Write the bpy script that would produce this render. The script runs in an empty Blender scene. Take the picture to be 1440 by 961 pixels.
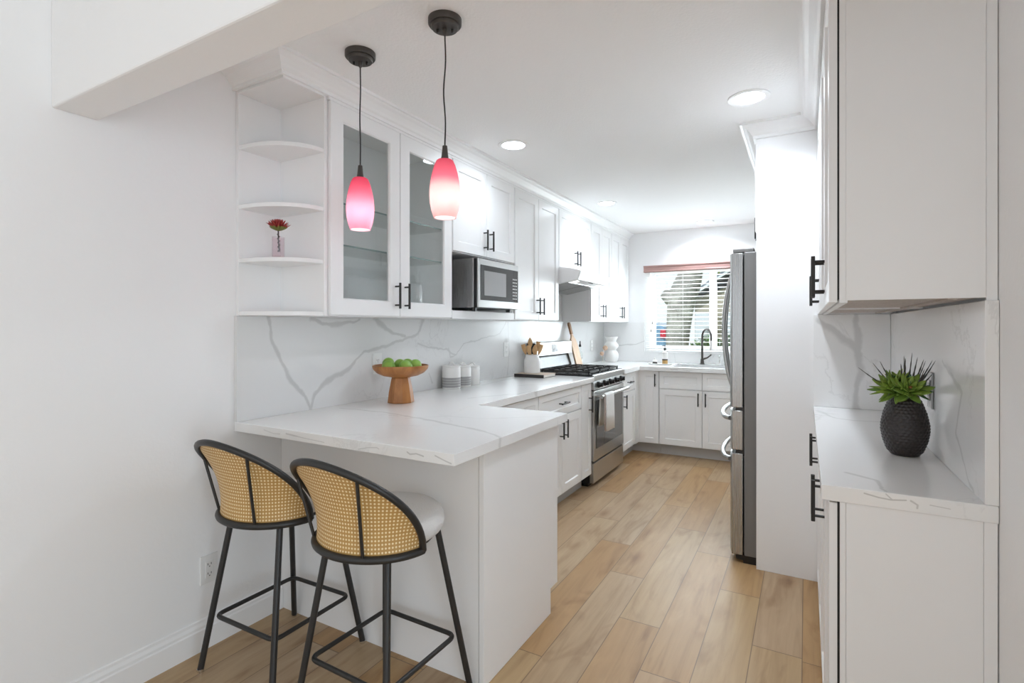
import bpy, bmesh, math, random
from mathutils import Vector, Matrix

random.seed(7)
PI = math.pi
C = bpy.context.scene.collection
sc = bpy.context.scene

# ------------------------------------------------------------------ camera
TH = 0.5131
cam_d = bpy.data.cameras.new('camera')
cam = bpy.data.objects.new('camera', cam_d)
C.objects.link(cam)
cam.location = (0, 0, 1.3288)
cam.rotation_euler = (PI / 2, 0, TH)
cam_d.sensor_width = 36
cam_d.lens = 732.83 / 1440 * 36
cam_d.shift_y = -21.2 / 1440
cam_d.clip_start = 0.02
sc.camera = cam

# ------------------------------------------------------------------ exposure, sky, sun, window and fill light
sc.view_settings.view_transform = 'Standard'
sc.view_settings.look = 'None'
sc.view_settings.exposure = 1.52
sc.view_settings.gamma = 1.0
sc.view_settings.use_curve_mapping = False
sc.cycles.use_denoising = True
sc.cycles.max_bounces = 14
sc.cycles.diffuse_bounces = 10
sc.cycles.transparent_max_bounces = 12
sc.cycles.sample_clamp_indirect = 10

W = bpy.data.worlds.new('world')
sc.world = W
W.use_nodes = True
W.node_tree.nodes['Background'].inputs[0].default_value = (0.90, 0.95, 1.0, 1)
W.node_tree.nodes['Background'].inputs[1].default_value = 0.40

sd = bpy.data.lights.new('sun', 'SUN')
sd.energy = 2.4
sd.angle = 0.02
sd.color = (0.90, 0.94, 1.0)
sun = bpy.data.objects.new('sun', sd)
C.objects.link(sun)
sun.rotation_euler = (math.radians(40), 0, math.radians(-8))


def area(name, loc, rot, sx, sy, power, col=(1, 1, 1)):
    d = bpy.data.lights.new(name, 'AREA')
    d.shape = 'RECTANGLE'
    d.size, d.size_y = sx, sy
    d.energy = power
    d.color = col
    o = bpy.data.objects.new(name, d)
    C.objects.link(o)
    o.location = loc
    o.rotation_euler = rot
    return o


# unseen fill lamps added behind and beside the camera, standing in for dining-room daylight
area('added_fill_rear', (-0.6, -2.55, 1.45), (PI / 2, 0, 0), 2.6, 1.7, 1.9, (0.72, 0.87, 1.0))
area('added_fill_side', (2.36, -0.9, 1.2), (0, -PI / 2, PI), 2.0, 1.8, 15.5, (0.72, 0.87, 1.0))
# daylight through the kitchen window over the sink
area('daylight_kitchen_window', (-0.95, 6.36, 1.50), (-PI / 2 + 0.55, 0, 0), 1.2, 0.9, 19, (0.85, 0.92, 1.0))

LAMP = 13.0      # emission of the recessed lenses
DOWN = (0.65, 0.4, 2.8, 2.3)      # watts of the downlight beam under each lens
BULB = 3.2       # watts of a pendant bulb


# ------------------------------------------------------------------ node helpers
def new_mat(name):
    m = bpy.data.materials.new(name)
    m.use_nodes = True
    nt = m.node_tree
    b = nt.nodes['Principled BSDF']
    return m, nt, b


def simple(name, col, rough=0.5, metal=0.0, spec=0.5, bump=0.0, bscale=200.0, coat=0.0):
    m, nt, b = new_mat(name)
    b.inputs['Base Color'].default_value = (*col, 1)
    b.inputs['Roughness'].default_value = rough
    b.inputs['Metallic'].default_value = metal
    b.inputs['Specular IOR Level'].default_value = spec
    b.inputs['Coat Weight'].default_value = coat
    if bump:
        g = nt.nodes.new('ShaderNodeNewGeometry')
        n = nt.nodes.new('ShaderNodeTexNoise')
        n.inputs['Scale'].default_value = bscale
        n.inputs['Detail'].default_value = 3
        nt.links.new(g.outputs['Position'], n.inputs['Vector'])
        bp = nt.nodes.new('ShaderNodeBump')
        bp.inputs['Strength'].default_value = bump
        bp.inputs['Distance'].default_value = 0.004
        nt.links.new(n.outputs['Fac'], bp.inputs['Height'])
        nt.links.new(bp.outputs['Normal'], b.inputs['Normal'])
    return m


def math_node(nt, op, a, b=None, c=None):
    n = nt.nodes.new('ShaderNodeMath')
    n.operation = op
    for i, v in enumerate((a, b, c)):
        if v is None:
            continue
        if isinstance(v, (int, float)):
            n.inputs[i].default_value = v
        else:
            nt.links.new(v, n.inputs[i])
    return n.outputs[0]


def vmath(nt, op, a, b=None, out=0, scale=None):
    n = nt.nodes.new('ShaderNodeVectorMath')
    n.operation = op
    for i, v in enumerate((a, b)):
        if v is None:
            continue
        if isinstance(v, (tuple, list)):
            n.inputs[i].default_value = v
        else:
            nt.links.new(v, n.inputs[i])
    if scale is not None:
        nt.links.new(scale, n.inputs['Scale'])
    return n.outputs['Value'] if op in ('DOT_PRODUCT', 'LENGTH', 'DISTANCE') else n.outputs['Vector']


def ramp(nt, fac, stops):
    r = nt.nodes.new('ShaderNodeValToRGB')
    while len(r.color_ramp.elements) < len(stops):
        r.color_ramp.elements.new(0.5)
    for e, (p, c) in zip(r.color_ramp.elements, stops):
        e.position = p
        e.color = (*c, 1)
    nt.links.new(fac, r.inputs['Fac'])
    return r.outputs['Color']


def mix(nt, fac, a, b, mode='MIX'):
    n = nt.nodes.new('ShaderNodeMix')
    n.data_type = 'RGBA'
    n.blend_type = mode
    for s, v in (('Factor', fac), ('A', a), ('B', b)):
        sock = [i for i in n.inputs if i.name == s and (i.type == 'RGBA' if s != 'Factor' else i.type == 'VALUE')][0]
        if isinstance(v, (int, float)):
            sock.default_value = v
        elif isinstance(v, tuple):
            sock.default_value = (*v, 1)
        else:
            nt.links.new(v, sock)
    return [o for o in n.outputs if o.type == 'RGBA'][0]


def quartz(name, axes, veins, rough=0.16, base=(0.86, 0.86, 0.855), edge=None, spec=0.5):
    """white engineered stone; veins are polylines in the slab's own plane (axes picks two of X, Y, Z)"""
    m, nt, b = new_mat(name)
    g = nt.nodes.new('ShaderNodeNewGeometry')
    pos = g.outputs['Position']
    nz = nt.nodes.new('ShaderNodeTexNoise')
    nz.inputs['Scale'].default_value = 9
    nz.inputs['Detail'].default_value = 4
    nt.links.new(pos, nz.inputs['Vector'])
    off = vmath(nt, 'SUBTRACT', nz.outputs['Color'], (0.5, 0.5, 0.5))
    offs = nt.nodes.new('ShaderNodeVectorMath')
    offs.operation = 'SCALE'
    nt.links.new(off, offs.inputs[0])
    offs.inputs['Scale'].default_value = 0.05
    wp = vmath(nt, 'ADD', pos, offs.outputs['Vector'])
    nv = nt.nodes.new('ShaderNodeTexNoise')
    nv.inputs['Scale'].default_value = 7
    nv.inputs['Detail'].default_value = 4
    nt.links.new(vmath(nt, 'ADD', pos, (3.1, 1.7, 0.4)), nv.inputs['Vector'])
    vary = math_node(nt, 'ADD', math_node(nt, 'MULTIPLY', nv.outputs['Fac'], 3.2), -0.35)
    total = None
    sn = nt.nodes.new('ShaderNodeSeparateXYZ')
    nt.links.new(g.outputs['True Normal'], sn.inputs[0])
    flat = math_node(nt, 'LESS_THAN', math_node(nt, 'ABSOLUTE', sn.outputs['Y']), 0.5)
    front = math_node(nt, 'SUBTRACT', 1.0, flat)
    jobs = [(axes, v, None if edge is None else flat) for v in veins] + [((0, 2), v, front) for v in (edge or [])]

    def v3(q, ax):
        o = [0.0, 0.0, 0.0]
        o[ax[0]], o[ax[1]] = q
        return tuple(o)
    for ax, (pts, wid, stren), gate_ in jobs:
        msk = tuple(1.0 if k in ax else 0.0 for k in range(3))
        p2 = vmath(nt, 'MULTIPLY', wp if gate_ is not front else pos, msk)
        dmin = None
        for a, c in zip(pts, pts[1:]):
            A, D = Vector(v3(a, ax)), Vector(v3(c, ax)) - Vector(v3(a, ax))
            pa = vmath(nt, 'SUBTRACT', p2, tuple(A))
            t = vmath(nt, 'DOT_PRODUCT', pa, tuple(D / D.length_squared))
            t = math_node(nt, 'MINIMUM', math_node(nt, 'MAXIMUM', t, 0.0), 1.0)
            pr = nt.nodes.new('ShaderNodeVectorMath')
            pr.operation = 'SCALE'
            pr.inputs[0].default_value = tuple(D)
            nt.links.new(t, pr.inputs['Scale'])
            d = vmath(nt, 'DISTANCE', pa, pr.outputs['Vector'])
            dmin = d if dmin is None else math_node(nt, 'MINIMUM', dmin, d)
        dmin = math_node(nt, 'MULTIPLY', dmin, vary)
        mr = nt.nodes.new('ShaderNodeMapRange')
        mr.interpolation_type = 'SMOOTHSTEP'
        mr.inputs['From Min'].default_value = wid * 0.25
        mr.inputs['From Max'].default_value = wid
        mr.inputs['To Min'].default_value = stren
        mr.inputs['To Max'].default_value = 0
        nt.links.new(dmin, mr.inputs['Value'])
        res = mr.outputs['Result'] if gate_ is None else math_node(nt, 'MULTIPLY', mr.outputs['Result'], gate_)
        total = res if total is None else math_node(nt, 'MAXIMUM', total, res)
    # fine random veinlets
    n2 = nt.nodes.new('ShaderNodeTexNoise')
    n2.inputs['Scale'].default_value = 1.7
    n2.inputs['Detail'].default_value = 7
    n2.inputs['Roughness'].default_value = 0.62
    n2.inputs['Distortion'].default_value = 0.6
    nt.links.new(pos, n2.inputs['Vector'])
    rid = math_node(nt, 'ABSOLUTE', math_node(nt, 'SUBTRACT', n2.outputs['Fac'], 0.5))
    mr = nt.nodes.new('ShaderNodeMapRange')
    mr.interpolation_type = 'SMOOTHSTEP'
    mr.inputs['From Min'].default_value = 0.0
    mr.inputs['From Max'].default_value = 0.012
    mr.inputs['To Min'].default_value = 0.20
    mr.inputs['To Max'].default_value = 0
    nt.links.new(rid, mr.inputs['Value'])
    n3 = nt.nodes.new('ShaderNodeTexNoise')
    n3.inputs['Scale'].default_value = 1.3
    nt.links.new(pos, n3.inputs['Vector'])
    gate = nt.nodes.new('ShaderNodeMapRange')
    gate.inputs['From Min'].default_value = 0.5
    gate.inputs['From Max'].default_value = 0.62
    nt.links.new(n3.outputs['Fac'], gate.inputs['Value'])
    fine = math_node(nt, 'MULTIPLY', mr.outputs['Result'], gate.outputs['Result'])
    total = fine if total is None else math_node(nt, 'MAXIMUM', total, fine)
    col = mix(nt, total, base, (0.36, 0.355, 0.345))
    nt.links.new(col, b.inputs['Base Color'])
    b.inputs['Roughness'].default_value = rough
    b.inputs['Specular IOR Level'].default_value = spec
    return m


def wood(name, c1, c2, scale=(3, 3, 40), rough=0.5, axis_noise=6.0):
    m, nt, b = new_mat(name)
    tc = nt.nodes.new('ShaderNodeTexCoord')
    mp = nt.nodes.new('ShaderNodeMapping')
    mp.inputs['Scale'].default_value = scale
    nt.links.new(tc.outputs['Object'], mp.inputs['Vector'])
    n = nt.nodes.new('ShaderNodeTexNoise')
    n.inputs['Scale'].default_value = axis_noise
    n.inputs['Detail'].default_value = 5
    n.inputs['Distortion'].default_value = 0.8
    nt.links.new(mp.outputs['Vector'], n.inputs['Vector'])
    nt.links.new(ramp(nt, n.outputs['Fac'], [(0.3, c1), (0.7, c2)]), b.inputs['Base Color'])
    b.inputs['Roughness'].default_value = rough
    return m


def glass_mat(name, tint=(0.95, 0.97, 0.96), gloss=0.12, rough=0.0):
    m = bpy.data.materials.new(name)
    m.use_nodes = True
    nt = m.node_tree
    nt.nodes.remove(nt.nodes['Principled BSDF'])
    out = nt.nodes['Material Output']
    tr = nt.nodes.new('ShaderNodeBsdfTransparent')
    tr.inputs[0].default_value = (*tint, 1)
    gl = nt.nodes.new('ShaderNodeBsdfGlossy')
    gl.inputs['Roughness'].default_value = rough
    fr = nt.nodes.new('ShaderNodeLayerWeight')
    f = math_node(nt, 'ADD', math_node(nt, 'MULTIPLY', math_node(nt, 'POWER', fr.outputs['Facing'], 5.0), 0.9), gloss * 0.3)
    mx = nt.nodes.new('ShaderNodeMixShader')
    nt.links.new(f, mx.inputs[0])
    nt.links.new(tr.outputs[0], mx.inputs[1])
    nt.links.new(gl.outputs[0], mx.inputs[2])
    nt.links.new(mx.outputs[0], out.inputs['Surface'])
    return m


def emit(name, col, strength):
    m = bpy.data.materials.new(name)
    m.use_nodes = True
    nt = m.node_tree
    nt.nodes.remove(nt.nodes['Principled BSDF'])
    e = nt.nodes.new('ShaderNodeEmission')
    e.inputs[0].default_value = (*col, 1)
    e.inputs[1].default_value = strength
    nt.links.new(e.outputs[0], nt.nodes['Material Output'].inputs['Surface'])
    return m


def floor_mat():
    m, nt, b = new_mat('oak_planks')
    g = nt.nodes.new('ShaderNodeNewGeometry')
    sx = nt.nodes.new('ShaderNodeSeparateXYZ')
    nt.links.new(g.outputs['Position'], sx.inputs[0])
    PW, PL = 0.1825, 1.22
    u = math_node(nt, 'DIVIDE', math_node(nt, 'ADD', sx.outputs['X'], 0.012 + 40 * PW), PW)
    row = math_node(nt, 'FLOOR', u)
    fu = math_node(nt, 'FRACT', u)
    wn = nt.nodes.new('ShaderNodeTexWhiteNoise')
    wn.noise_dimensions = '1D'
    nt.links.new(row, wn.inputs['W'])
    rnd = math_node(nt, 'MULTIPLY', wn.outputs['Value'], 7.3)
    # where the end joints fall in the rows along the aisle
    for r_, y_ in ((39, 2.384), (38, 2.812), (37, 1.999), (36, 2.316), (35, 2.73), (34, 1.885), (33, 3.457)):
        hit = math_node(nt, 'COMPARE', row, float(r_), 0.25)
        rnd = math_node(nt, 'ADD', math_node(nt, 'MULTIPLY', rnd, math_node(nt, 'SUBTRACT', 1.0, hit)), math_node(nt, 'MULTIPLY', hit, 12.0 + r_ - y_ / PL))
    v = math_node(nt, 'ADD', math_node(nt, 'DIVIDE', sx.outputs['Y'], PL), rnd)
    idx = math_node(nt, 'FLOOR', v)
    fv = math_node(nt, 'FRACT', v)
    cv = nt.nodes.new('ShaderNodeCombineXYZ')
    nt.links.new(row, cv.inputs[0])
    nt.links.new(idx, cv.inputs[1])
    w2 = nt.nodes.new('ShaderNodeTexWhiteNoise')
    w2.noise_dimensions = '2D'
    nt.links.new(cv.outputs[0], w2.inputs['Vector'])
    # grain coordinates, shifted per plank
    sh = nt.nodes.new('ShaderNodeVectorMath')
    sh.operation = 'SCALE'
    nt.links.new(w2.outputs['Color'], sh.inputs[0])
    sh.inputs['Scale'].default_value = 30
    gp = vmath(nt, 'ADD', vmath(nt, 'MULTIPLY', g.outputs['Position'], (26, 1.6, 1)), sh.outputs['Vector'])
    n1 = nt.nodes.new('ShaderNodeTexNoise')
    n1.inputs['Scale'].default_value = 1.0
    n1.inputs['Detail'].default_value = 6
    n1.inputs['Roughness'].default_value = 0.6
    n1.inputs['Distortion'].default_value = 0.9
    nt.links.new(gp, n1.inputs['Vector'])
    gp2 = vmath(nt, 'ADD', vmath(nt, 'MULTIPLY', g.outputs['Position'], (7, 2.2, 1)), sh.outputs['Vector'])
    n2 = nt.nodes.new('ShaderNodeTexNoise')
    n2.inputs['Scale'].default_value = 1.0
    n2.inputs['Detail'].default_value = 3
    n2.inputs['Distortion'].default_value = 1.2
    nt.links.new(gp2, n2.inputs['Vector'])
    base = ramp(nt, w2.outputs['Value'], [(0.0, (0.47, 0.27, 0.115)), (0.25, (0.55, 0.36, 0.175)), (0.5, (0.53, 0.385, 0.245)), (0.75, (0.57, 0.40, 0.21)), (1.0, (0.56, 0.42, 0.275))])
    grain = ramp(nt, n1.outputs['Fac'], [(0.25, (0.78, 0.73, 0.68)), (0.48, (0.96, 0.95, 0.94)), (0.75, (1.08, 1.09, 1.10))])
    col = mix(nt, 1.0, base, grain, 'MULTIPLY')
    blot = ramp(nt, n2.outputs['Fac'], [(0.26, (0.70, 0.61, 0.53)), (0.44, (0.98, 0.97, 0.96)), (0.60, (1, 1, 1)), (0.74, (1.13, 1.15, 1.19))])
    col = mix(nt, 1.0, col, blot, 'MULTIPLY')
    # knots
    gp3 = vmath(nt, 'ADD', vmath(nt, 'MULTIPLY', g.outputs['Position'], (5.0, 2.0, 1)), sh.outputs['Vector'])
    vo = nt.nodes.new('ShaderNodeTexVoronoi')
    vo.inputs['Scale'].default_value = 1.0
    nt.links.new(gp3, vo.inputs['Vector'])
    kn = ramp(nt, vo.outputs['Distance'], [(0.0, (0.42, 0.30, 0.22)), (0.06, (0.66, 0.54, 0.45)), (0.14, (0.88, 0.82, 0.77)), (0.25, (1, 1, 1))])
    col = mix(nt, 0.8, col, mix(nt, 1.0, col, kn, 'MULTIPLY'))
    # seams
    e1 = math_node(nt, 'MINIMUM', fu, math_node(nt, 'SUBTRACT', 1.0, fu))
    e2 = math_node(nt, 'MINIMUM', fv, math_node(nt, 'SUBTRACT', 1.0, fv))
    s1 = math_node(nt, 'LESS_THAN', e1, 0.010)
    s2 = math_node(nt, 'LESS_THAN', e2, 0.0019)
    seam = math_node(nt, 'MAXIMUM', s1, s2)
    col = mix(nt, math_node(nt, 'MULTIPLY', seam, 0.72), col, (0.16, 0.10, 0.06))
    col = mix(nt, 1.0, col, (0.80, 0.775, 0.745), 'MULTIPLY')
    nt.links.new(col, b.inputs['Base Color'])
    b.inputs['Roughness'].default_value = 0.42
    bp = nt.nodes.new('ShaderNodeBump')
    bp.inputs['Strength'].default_value = 0.08
    bp.inputs['Distance'].default_value = 0.002
    nt.links.new(n1.outputs['Fac'], bp.inputs['Height'])
    nt.links.new(bp.outputs['Normal'], b.inputs['Normal'])
    return m


def cane_mat():
    m, nt, b = new_mat('woven_cane')
    uv = nt.nodes.new('ShaderNodeUVMap')
    s = nt.nodes.new('ShaderNodeSeparateXYZ')
    nt.links.new(uv.outputs[0], s.inputs[0])
    P = 0.0125
    fu = math_node(nt, 'SUBTRACT', math_node(nt, 'FRACT', math_node(nt, 'DIVIDE', s.outputs[0], P)), 0.5)
    fv = math_node(nt, 'SUBTRACT', math_node(nt, 'FRACT', math_node(nt, 'DIVIDE', s.outputs[1], P)), 0.5)
    au, av = math_node(nt, 'ABSOLUTE', fu), math_node(nt, 'ABSOLUTE', fv)
    oc = math_node(nt, 'MAXIMUM', math_node(nt, 'MAXIMUM', au, av), math_node(nt, 'MULTIPLY', math_node(nt, 'ADD', au, av), 0.72))
    hole = math_node(nt, 'LESS_THAN', oc, 0.25)
    strand = ramp(nt, oc, [(0.2, (0.58, 0.36, 0.13)), (0.5, (0.50, 0.29, 0.09))])
    n = nt.nodes.new('ShaderNodeTexNoise')
    n.inputs['Scale'].default_value = 60
    nt.links.new(uv.outputs[0], n.inputs['Vector'])
    col = mix(nt, 1.0, strand, ramp(nt, n.outputs['Fac'], [(0.3, (0.93, 0.91, 0.88)), (0.7, (1.03, 1.03, 1.03))]), 'MULTIPLY')
    col = mix(nt, hole, col, (0.88, 0.74, 0.48))
    nt.links.new(col, b.inputs['Base Color'])
    b.inputs['Roughness'].default_value = 0.55
    return m


def shade_mat(name, stops):
    """frosted cased glass; the glass itself is dyed from deep pink at the neck to pale at the mouth"""
    m = bpy.data.materials.new(name)
    m.use_nodes = True
    nt = m.node_tree
    nt.nodes.remove(nt.nodes['Principled BSDF'])
    tc = nt.nodes.new('ShaderNodeTexCoord')
    s = nt.nodes.new('ShaderNodeSeparateXYZ')
    nt.links.new(tc.outputs['Object'], s.inputs[0])
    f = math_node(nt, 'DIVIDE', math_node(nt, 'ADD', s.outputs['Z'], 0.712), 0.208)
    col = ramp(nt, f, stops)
    tl = nt.nodes.new('ShaderNodeBsdfTranslucent')
    df = nt.nodes.new('ShaderNodeBsdfDiffuse')
    gl = nt.nodes.new('ShaderNodeBsdfGlossy')
    gl.inputs['Roughness'].default_value = 0.15
    nt.links.new(col, tl.inputs[0])
    nt.links.new(col, df.inputs[0])
    m1 = nt.nodes.new('ShaderNodeMixShader')
    m1.inputs[0].default_value = 0.35
    nt.links.new(tl.outputs[0], m1.inputs[1])
    nt.links.new(df.outputs[0], m1.inputs[2])
    m2 = nt.nodes.new('ShaderNodeMixShader')
    m2.inputs[0].default_value = 0.04
    nt.links.new(m1.outputs[0], m2.inputs[1])
    nt.links.new(gl.outputs[0], m2.inputs[2])
    nt.links.new(m2.outputs[0], nt.nodes['Material Output'].inputs['Surface'])
    return m


def steel_mat(name, col=(0.62, 0.62, 0.61), rough=0.28, stretch=(400, 400, 4)):
    m, nt, b = new_mat(name)
    g = nt.nodes.new('ShaderNodeNewGeometry')
    n = nt.nodes.new('ShaderNodeTexNoise')
    n.inputs['Scale'].default_value = 1
    nt.links.new(vmath(nt, 'MULTIPLY', g.outputs['Position'], stretch), n.inputs['Vector'])
    b.inputs['Base Color'].default_value = (*col, 1)
    b.inputs['Metallic'].default_value = 1
    r = math_node(nt, 'ADD', math_node(nt, 'MULTIPLY', n.outputs['Fac'], 0.12), rough - 0.06)
    nt.links.new(r, b.inputs['Roughness'])
    return m


def noise_mat(name, stops, scale=8.0, rough=0.8, bump=0.0, detail=5):
    m, nt, b = new_mat(name)
    tc = nt.nodes.new('ShaderNodeTexCoord')
    n = nt.nodes.new('ShaderNodeTexNoise')
    n.inputs['Scale'].default_value = scale
    n.inputs['Detail'].default_value = detail
    nt.links.new(tc.outputs['Object'], n.inputs['Vector'])
    nt.links.new(ramp(nt, n.outputs['Fac'], stops), b.inputs['Base Color'])
    b.inputs['Roughness'].default_value = rough
    if bump:
        bp = nt.nodes.new('ShaderNodeBump')
        bp.inputs['Strength'].default_value = bump
        nt.links.new(n.outputs['Fac'], bp.inputs['Height'])
        nt.links.new(bp.outputs['Normal'], b.inputs['Normal'])
    return m


M = dict(
    wall=simple('wall_paint', (0.87, 0.87, 0.87), 0.7, bump=0.12, bscale=70),
    ceil=simple('ceiling_paint', (0.90, 0.90, 0.90), 0.75, bump=0.3, bscale=90),
    cab=simple('cabinet_paint', (0.87, 0.87, 0.87), 0.32, spec=0.45),
    trim=simple('trim_paint', (0.88, 0.88, 0.88), 0.35),
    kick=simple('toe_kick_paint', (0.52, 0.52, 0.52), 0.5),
    black=simple('black_metal', (0.022, 0.021, 0.020), 0.42),
    gap=simple('gap_edge', (0.012, 0.011, 0.010), 0.6),
    dark=simple('black_enamel', (0.012, 0.012, 0.013), 0.25),
    bronze=simple('bronze_metal', (0.085, 0.075, 0.068), 0.4, metal=0.6),
    steel=steel_mat('brushed_steel', (0.42, 0.415, 0.41)),
    steelh=steel_mat('brushed_steel_door', (0.52, 0.52, 0.51), 0.32, (400, 4, 400)),
    steels=simple('grey_appliance_side', (0.20, 0.195, 0.19), 0.4, metal=0.3),
    chrome=simple('polished_metal', (0.8, 0.8, 0.8), 0.12, metal=1.0),
    glass=glass_mat('clear_glass'),
    glassc=glass_mat('cabinet_glass', (0.94, 0.955, 0.95), 0.2),
    glassp=glass_mat('pinkish_clear_glass', (0.96, 0.92, 0.93), 0.1),
    glassd=simple('dark_glass', (0.05, 0.05, 0.05), 0.06, spec=0.9),
    ovglass=simple('oven_glass', (0.10, 0.095, 0.09), 0.08, spec=0.9),
    shelfglass=simple('green_glass_edge', (0.22, 0.30, 0.29), 0.1),
    screen=simple('microwave_screen', (0.32, 0.32, 0.32), 0.2, spec=0.7),
    print_=simple('panel_print', (0.75, 0.75, 0.75), 0.5),
    cream=simple('ceramic_white', (0.80, 0.79, 0.77), 0.35),
    stripe=simple('ceramic_grey', (0.36, 0.355, 0.35), 0.45),
    plate=simple('outlet_plate', (0.80, 0.80, 0.79), 0.3),
    slot=simple('outlet_slot', (0.03, 0.03, 0.03), 0.5),
    lens=emit('lamp_lens', (0.80, 0.90, 1.0), LAMP),
    bulb=emit('bulb_glow', (0.95, 0.96, 1.0), 4.6),
    led=emit('hood_led', (1.0, 0.97, 0.92), 1.6),
    floor=floor_mat(),
    cane=cane_mat(),
    boucle=simple('boucle_fabric', (0.74, 0.73, 0.72), 0.9, bump=1.0, bscale=150),
    towel=simple('towel_cotton', (0.80, 0.79, 0.77), 0.95, bump=0.5, bscale=300),
    towel2=simple('towel_stripe', (0.55, 0.45, 0.42), 0.95),
    bowl=wood('acacia_wood', (0.30, 0.110, 0.028), (0.47, 0.205, 0.060), (6, 6, 1.6), 0.4, 4),
    uten=wood('utensil_wood', (0.52, 0.30, 0.13), (0.68, 0.44, 0.22), (8, 8, 2), 0.55),
    board=wood('board_wood', (0.60, 0.38, 0.22), (0.72, 0.50, 0.32), (3, 10, 2), 0.5),
    boardd=wood('board_dark_wood', (0.27, 0.13, 0.055), (0.38, 0.20, 0.09), (3, 10, 2), 0.5),
    valance=wood('valance_wood', (0.30, 0.165, 0.145), (0.40, 0.245, 0.22), (1, 20, 20), 0.4),
    blind=simple('blind_slat', (0.80, 0.80, 0.79), 0.45),
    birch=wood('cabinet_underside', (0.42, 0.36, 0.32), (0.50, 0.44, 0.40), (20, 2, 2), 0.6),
    lime=noise_mat('lime_peel', [(0.3, (0.14, 0.33, 0.04)), (0.7, (0.33, 0.52, 0.09))], 5, 0.4, 0.1),
    leaf=noise_mat('succulent_leaf', [(0.3, (0.07, 0.17, 0.02)), (0.7, (0.27, 0.38, 0.05))], 14, 0.45),
    leafd=noise_mat('dark_leaf', [(0.3, (0.025, 0.085, 0.03)), (0.7, (0.06, 0.16, 0.05))], 16, 0.45),
    spike=noise_mat('spike_leaf', [(0.35, (0.025, 0.03, 0.025)), (0.7, (0.09, 0.085, 0.07))], 60, 0.5),
    heart=simple('rosette_heart', (0.30, 0.12, 0.03), 0.5),
    red=noise_mat('red_succulent', [(0.3, (0.22, 0.012, 0.02)), (0.7, (0.45, 0.05, 0.035))], 40, 0.5),
    olive=simple('olive_leaf', (0.16, 0.17, 0.03), 0.5),
    stem=simple('dark_stem', (0.06, 0.05, 0.05), 0.7),
    peach=noise_mat('dried_petal', [(0.3, (0.55, 0.36, 0.25)), (0.7, (0.72, 0.52, 0.40))], 30, 0.9),
    amber=simple('amber_liquid', (0.55, 0.33, 0.12), 0.15),
    label=simple('paper_label', (0.80, 0.79, 0.76), 0.6),
    book=simple('book_cloth', (0.035, 0.032, 0.030), 0.6),
    bookt=simple('book_cover', (0.66, 0.55, 0.46), 0.6),
    pages=simple('book_pages', (0.74, 0.70, 0.64), 0.8),
    bark=noise_mat('tree_bark', [(0.3, (0.10, 0.095, 0.085)), (0.5, (0.20, 0.19, 0.17)), (0.7, (0.33, 0.32, 0.29))], 3, 0.95, 0.5, 8),
    stucco=simple('house_stucco', (0.27, 0.24, 0.185), 0.9),
    white=simple('house_trim', (0.42, 0.44, 0.46), 0.6),
    roof=simple('roof_shingle', (0.11, 0.125, 0.145), 0.9, bump=0.6, bscale=8),
    lawn=noise_mat('lawn_grass', [(0.3, (0.10, 0.17, 0.05)), (0.7, (0.20, 0.30, 0.09))], 3, 0.95),
    shrub=noise_mat('shrub_leaf', [(0.3, (0.03, 0.08, 0.02)), (0.7, (0.12, 0.20, 0.05))], 6, 0.8),
    tleaf=noise_mat('tree_leaf', [(0.3, (0.20, 0.28, 0.05)), (0.7, (0.48, 0.52, 0.14))], 4, 0.8),
    blue=simple('car_paint', (0.10, 0.19, 0.29), 0.3, coat=0.6),
    tail=simple('tail_lens', (0.38, 0.015, 0.03), 0.2),
    tyre=simple('tyre_rubber', (0.02, 0.02, 0.02), 0.8),
)
_o = bpy.data.materials.new('opal_white_glass')
_o.use_nodes = True
_nt = _o.node_tree
_nt.nodes.remove(_nt.nodes['Principled BSDF'])
_a, _b, _m = (_nt.nodes.new(k) for k in ('ShaderNodeBsdfTranslucent', 'ShaderNodeBsdfDiffuse', 'ShaderNodeMixShader'))
_a.inputs[0].default_value = _b.inputs[0].default_value = (0.95, 0.95, 0.95, 1)
_m.inputs[0].default_value = 0.4
_nt.links.new(_a.outputs[0], _m.inputs[1])
_nt.links.new(_b.outputs[0], _m.inputs[2])
_nt.links.new(_m.outputs[0], _nt.nodes['Material Output'].inputs['Surface'])
M['opal'] = _o
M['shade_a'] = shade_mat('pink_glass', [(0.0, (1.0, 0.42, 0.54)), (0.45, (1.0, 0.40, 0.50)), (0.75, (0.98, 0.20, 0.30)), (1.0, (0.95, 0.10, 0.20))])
M['shade_b'] = shade_mat('salmon_pink_glass', [(0.0, (1.0, 0.58, 0.54)), (0.52, (1.0, 0.56, 0.52)), (0.68, (0.98, 0.26, 0.34)), (1.0, (0.95, 0.15, 0.24))])


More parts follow.
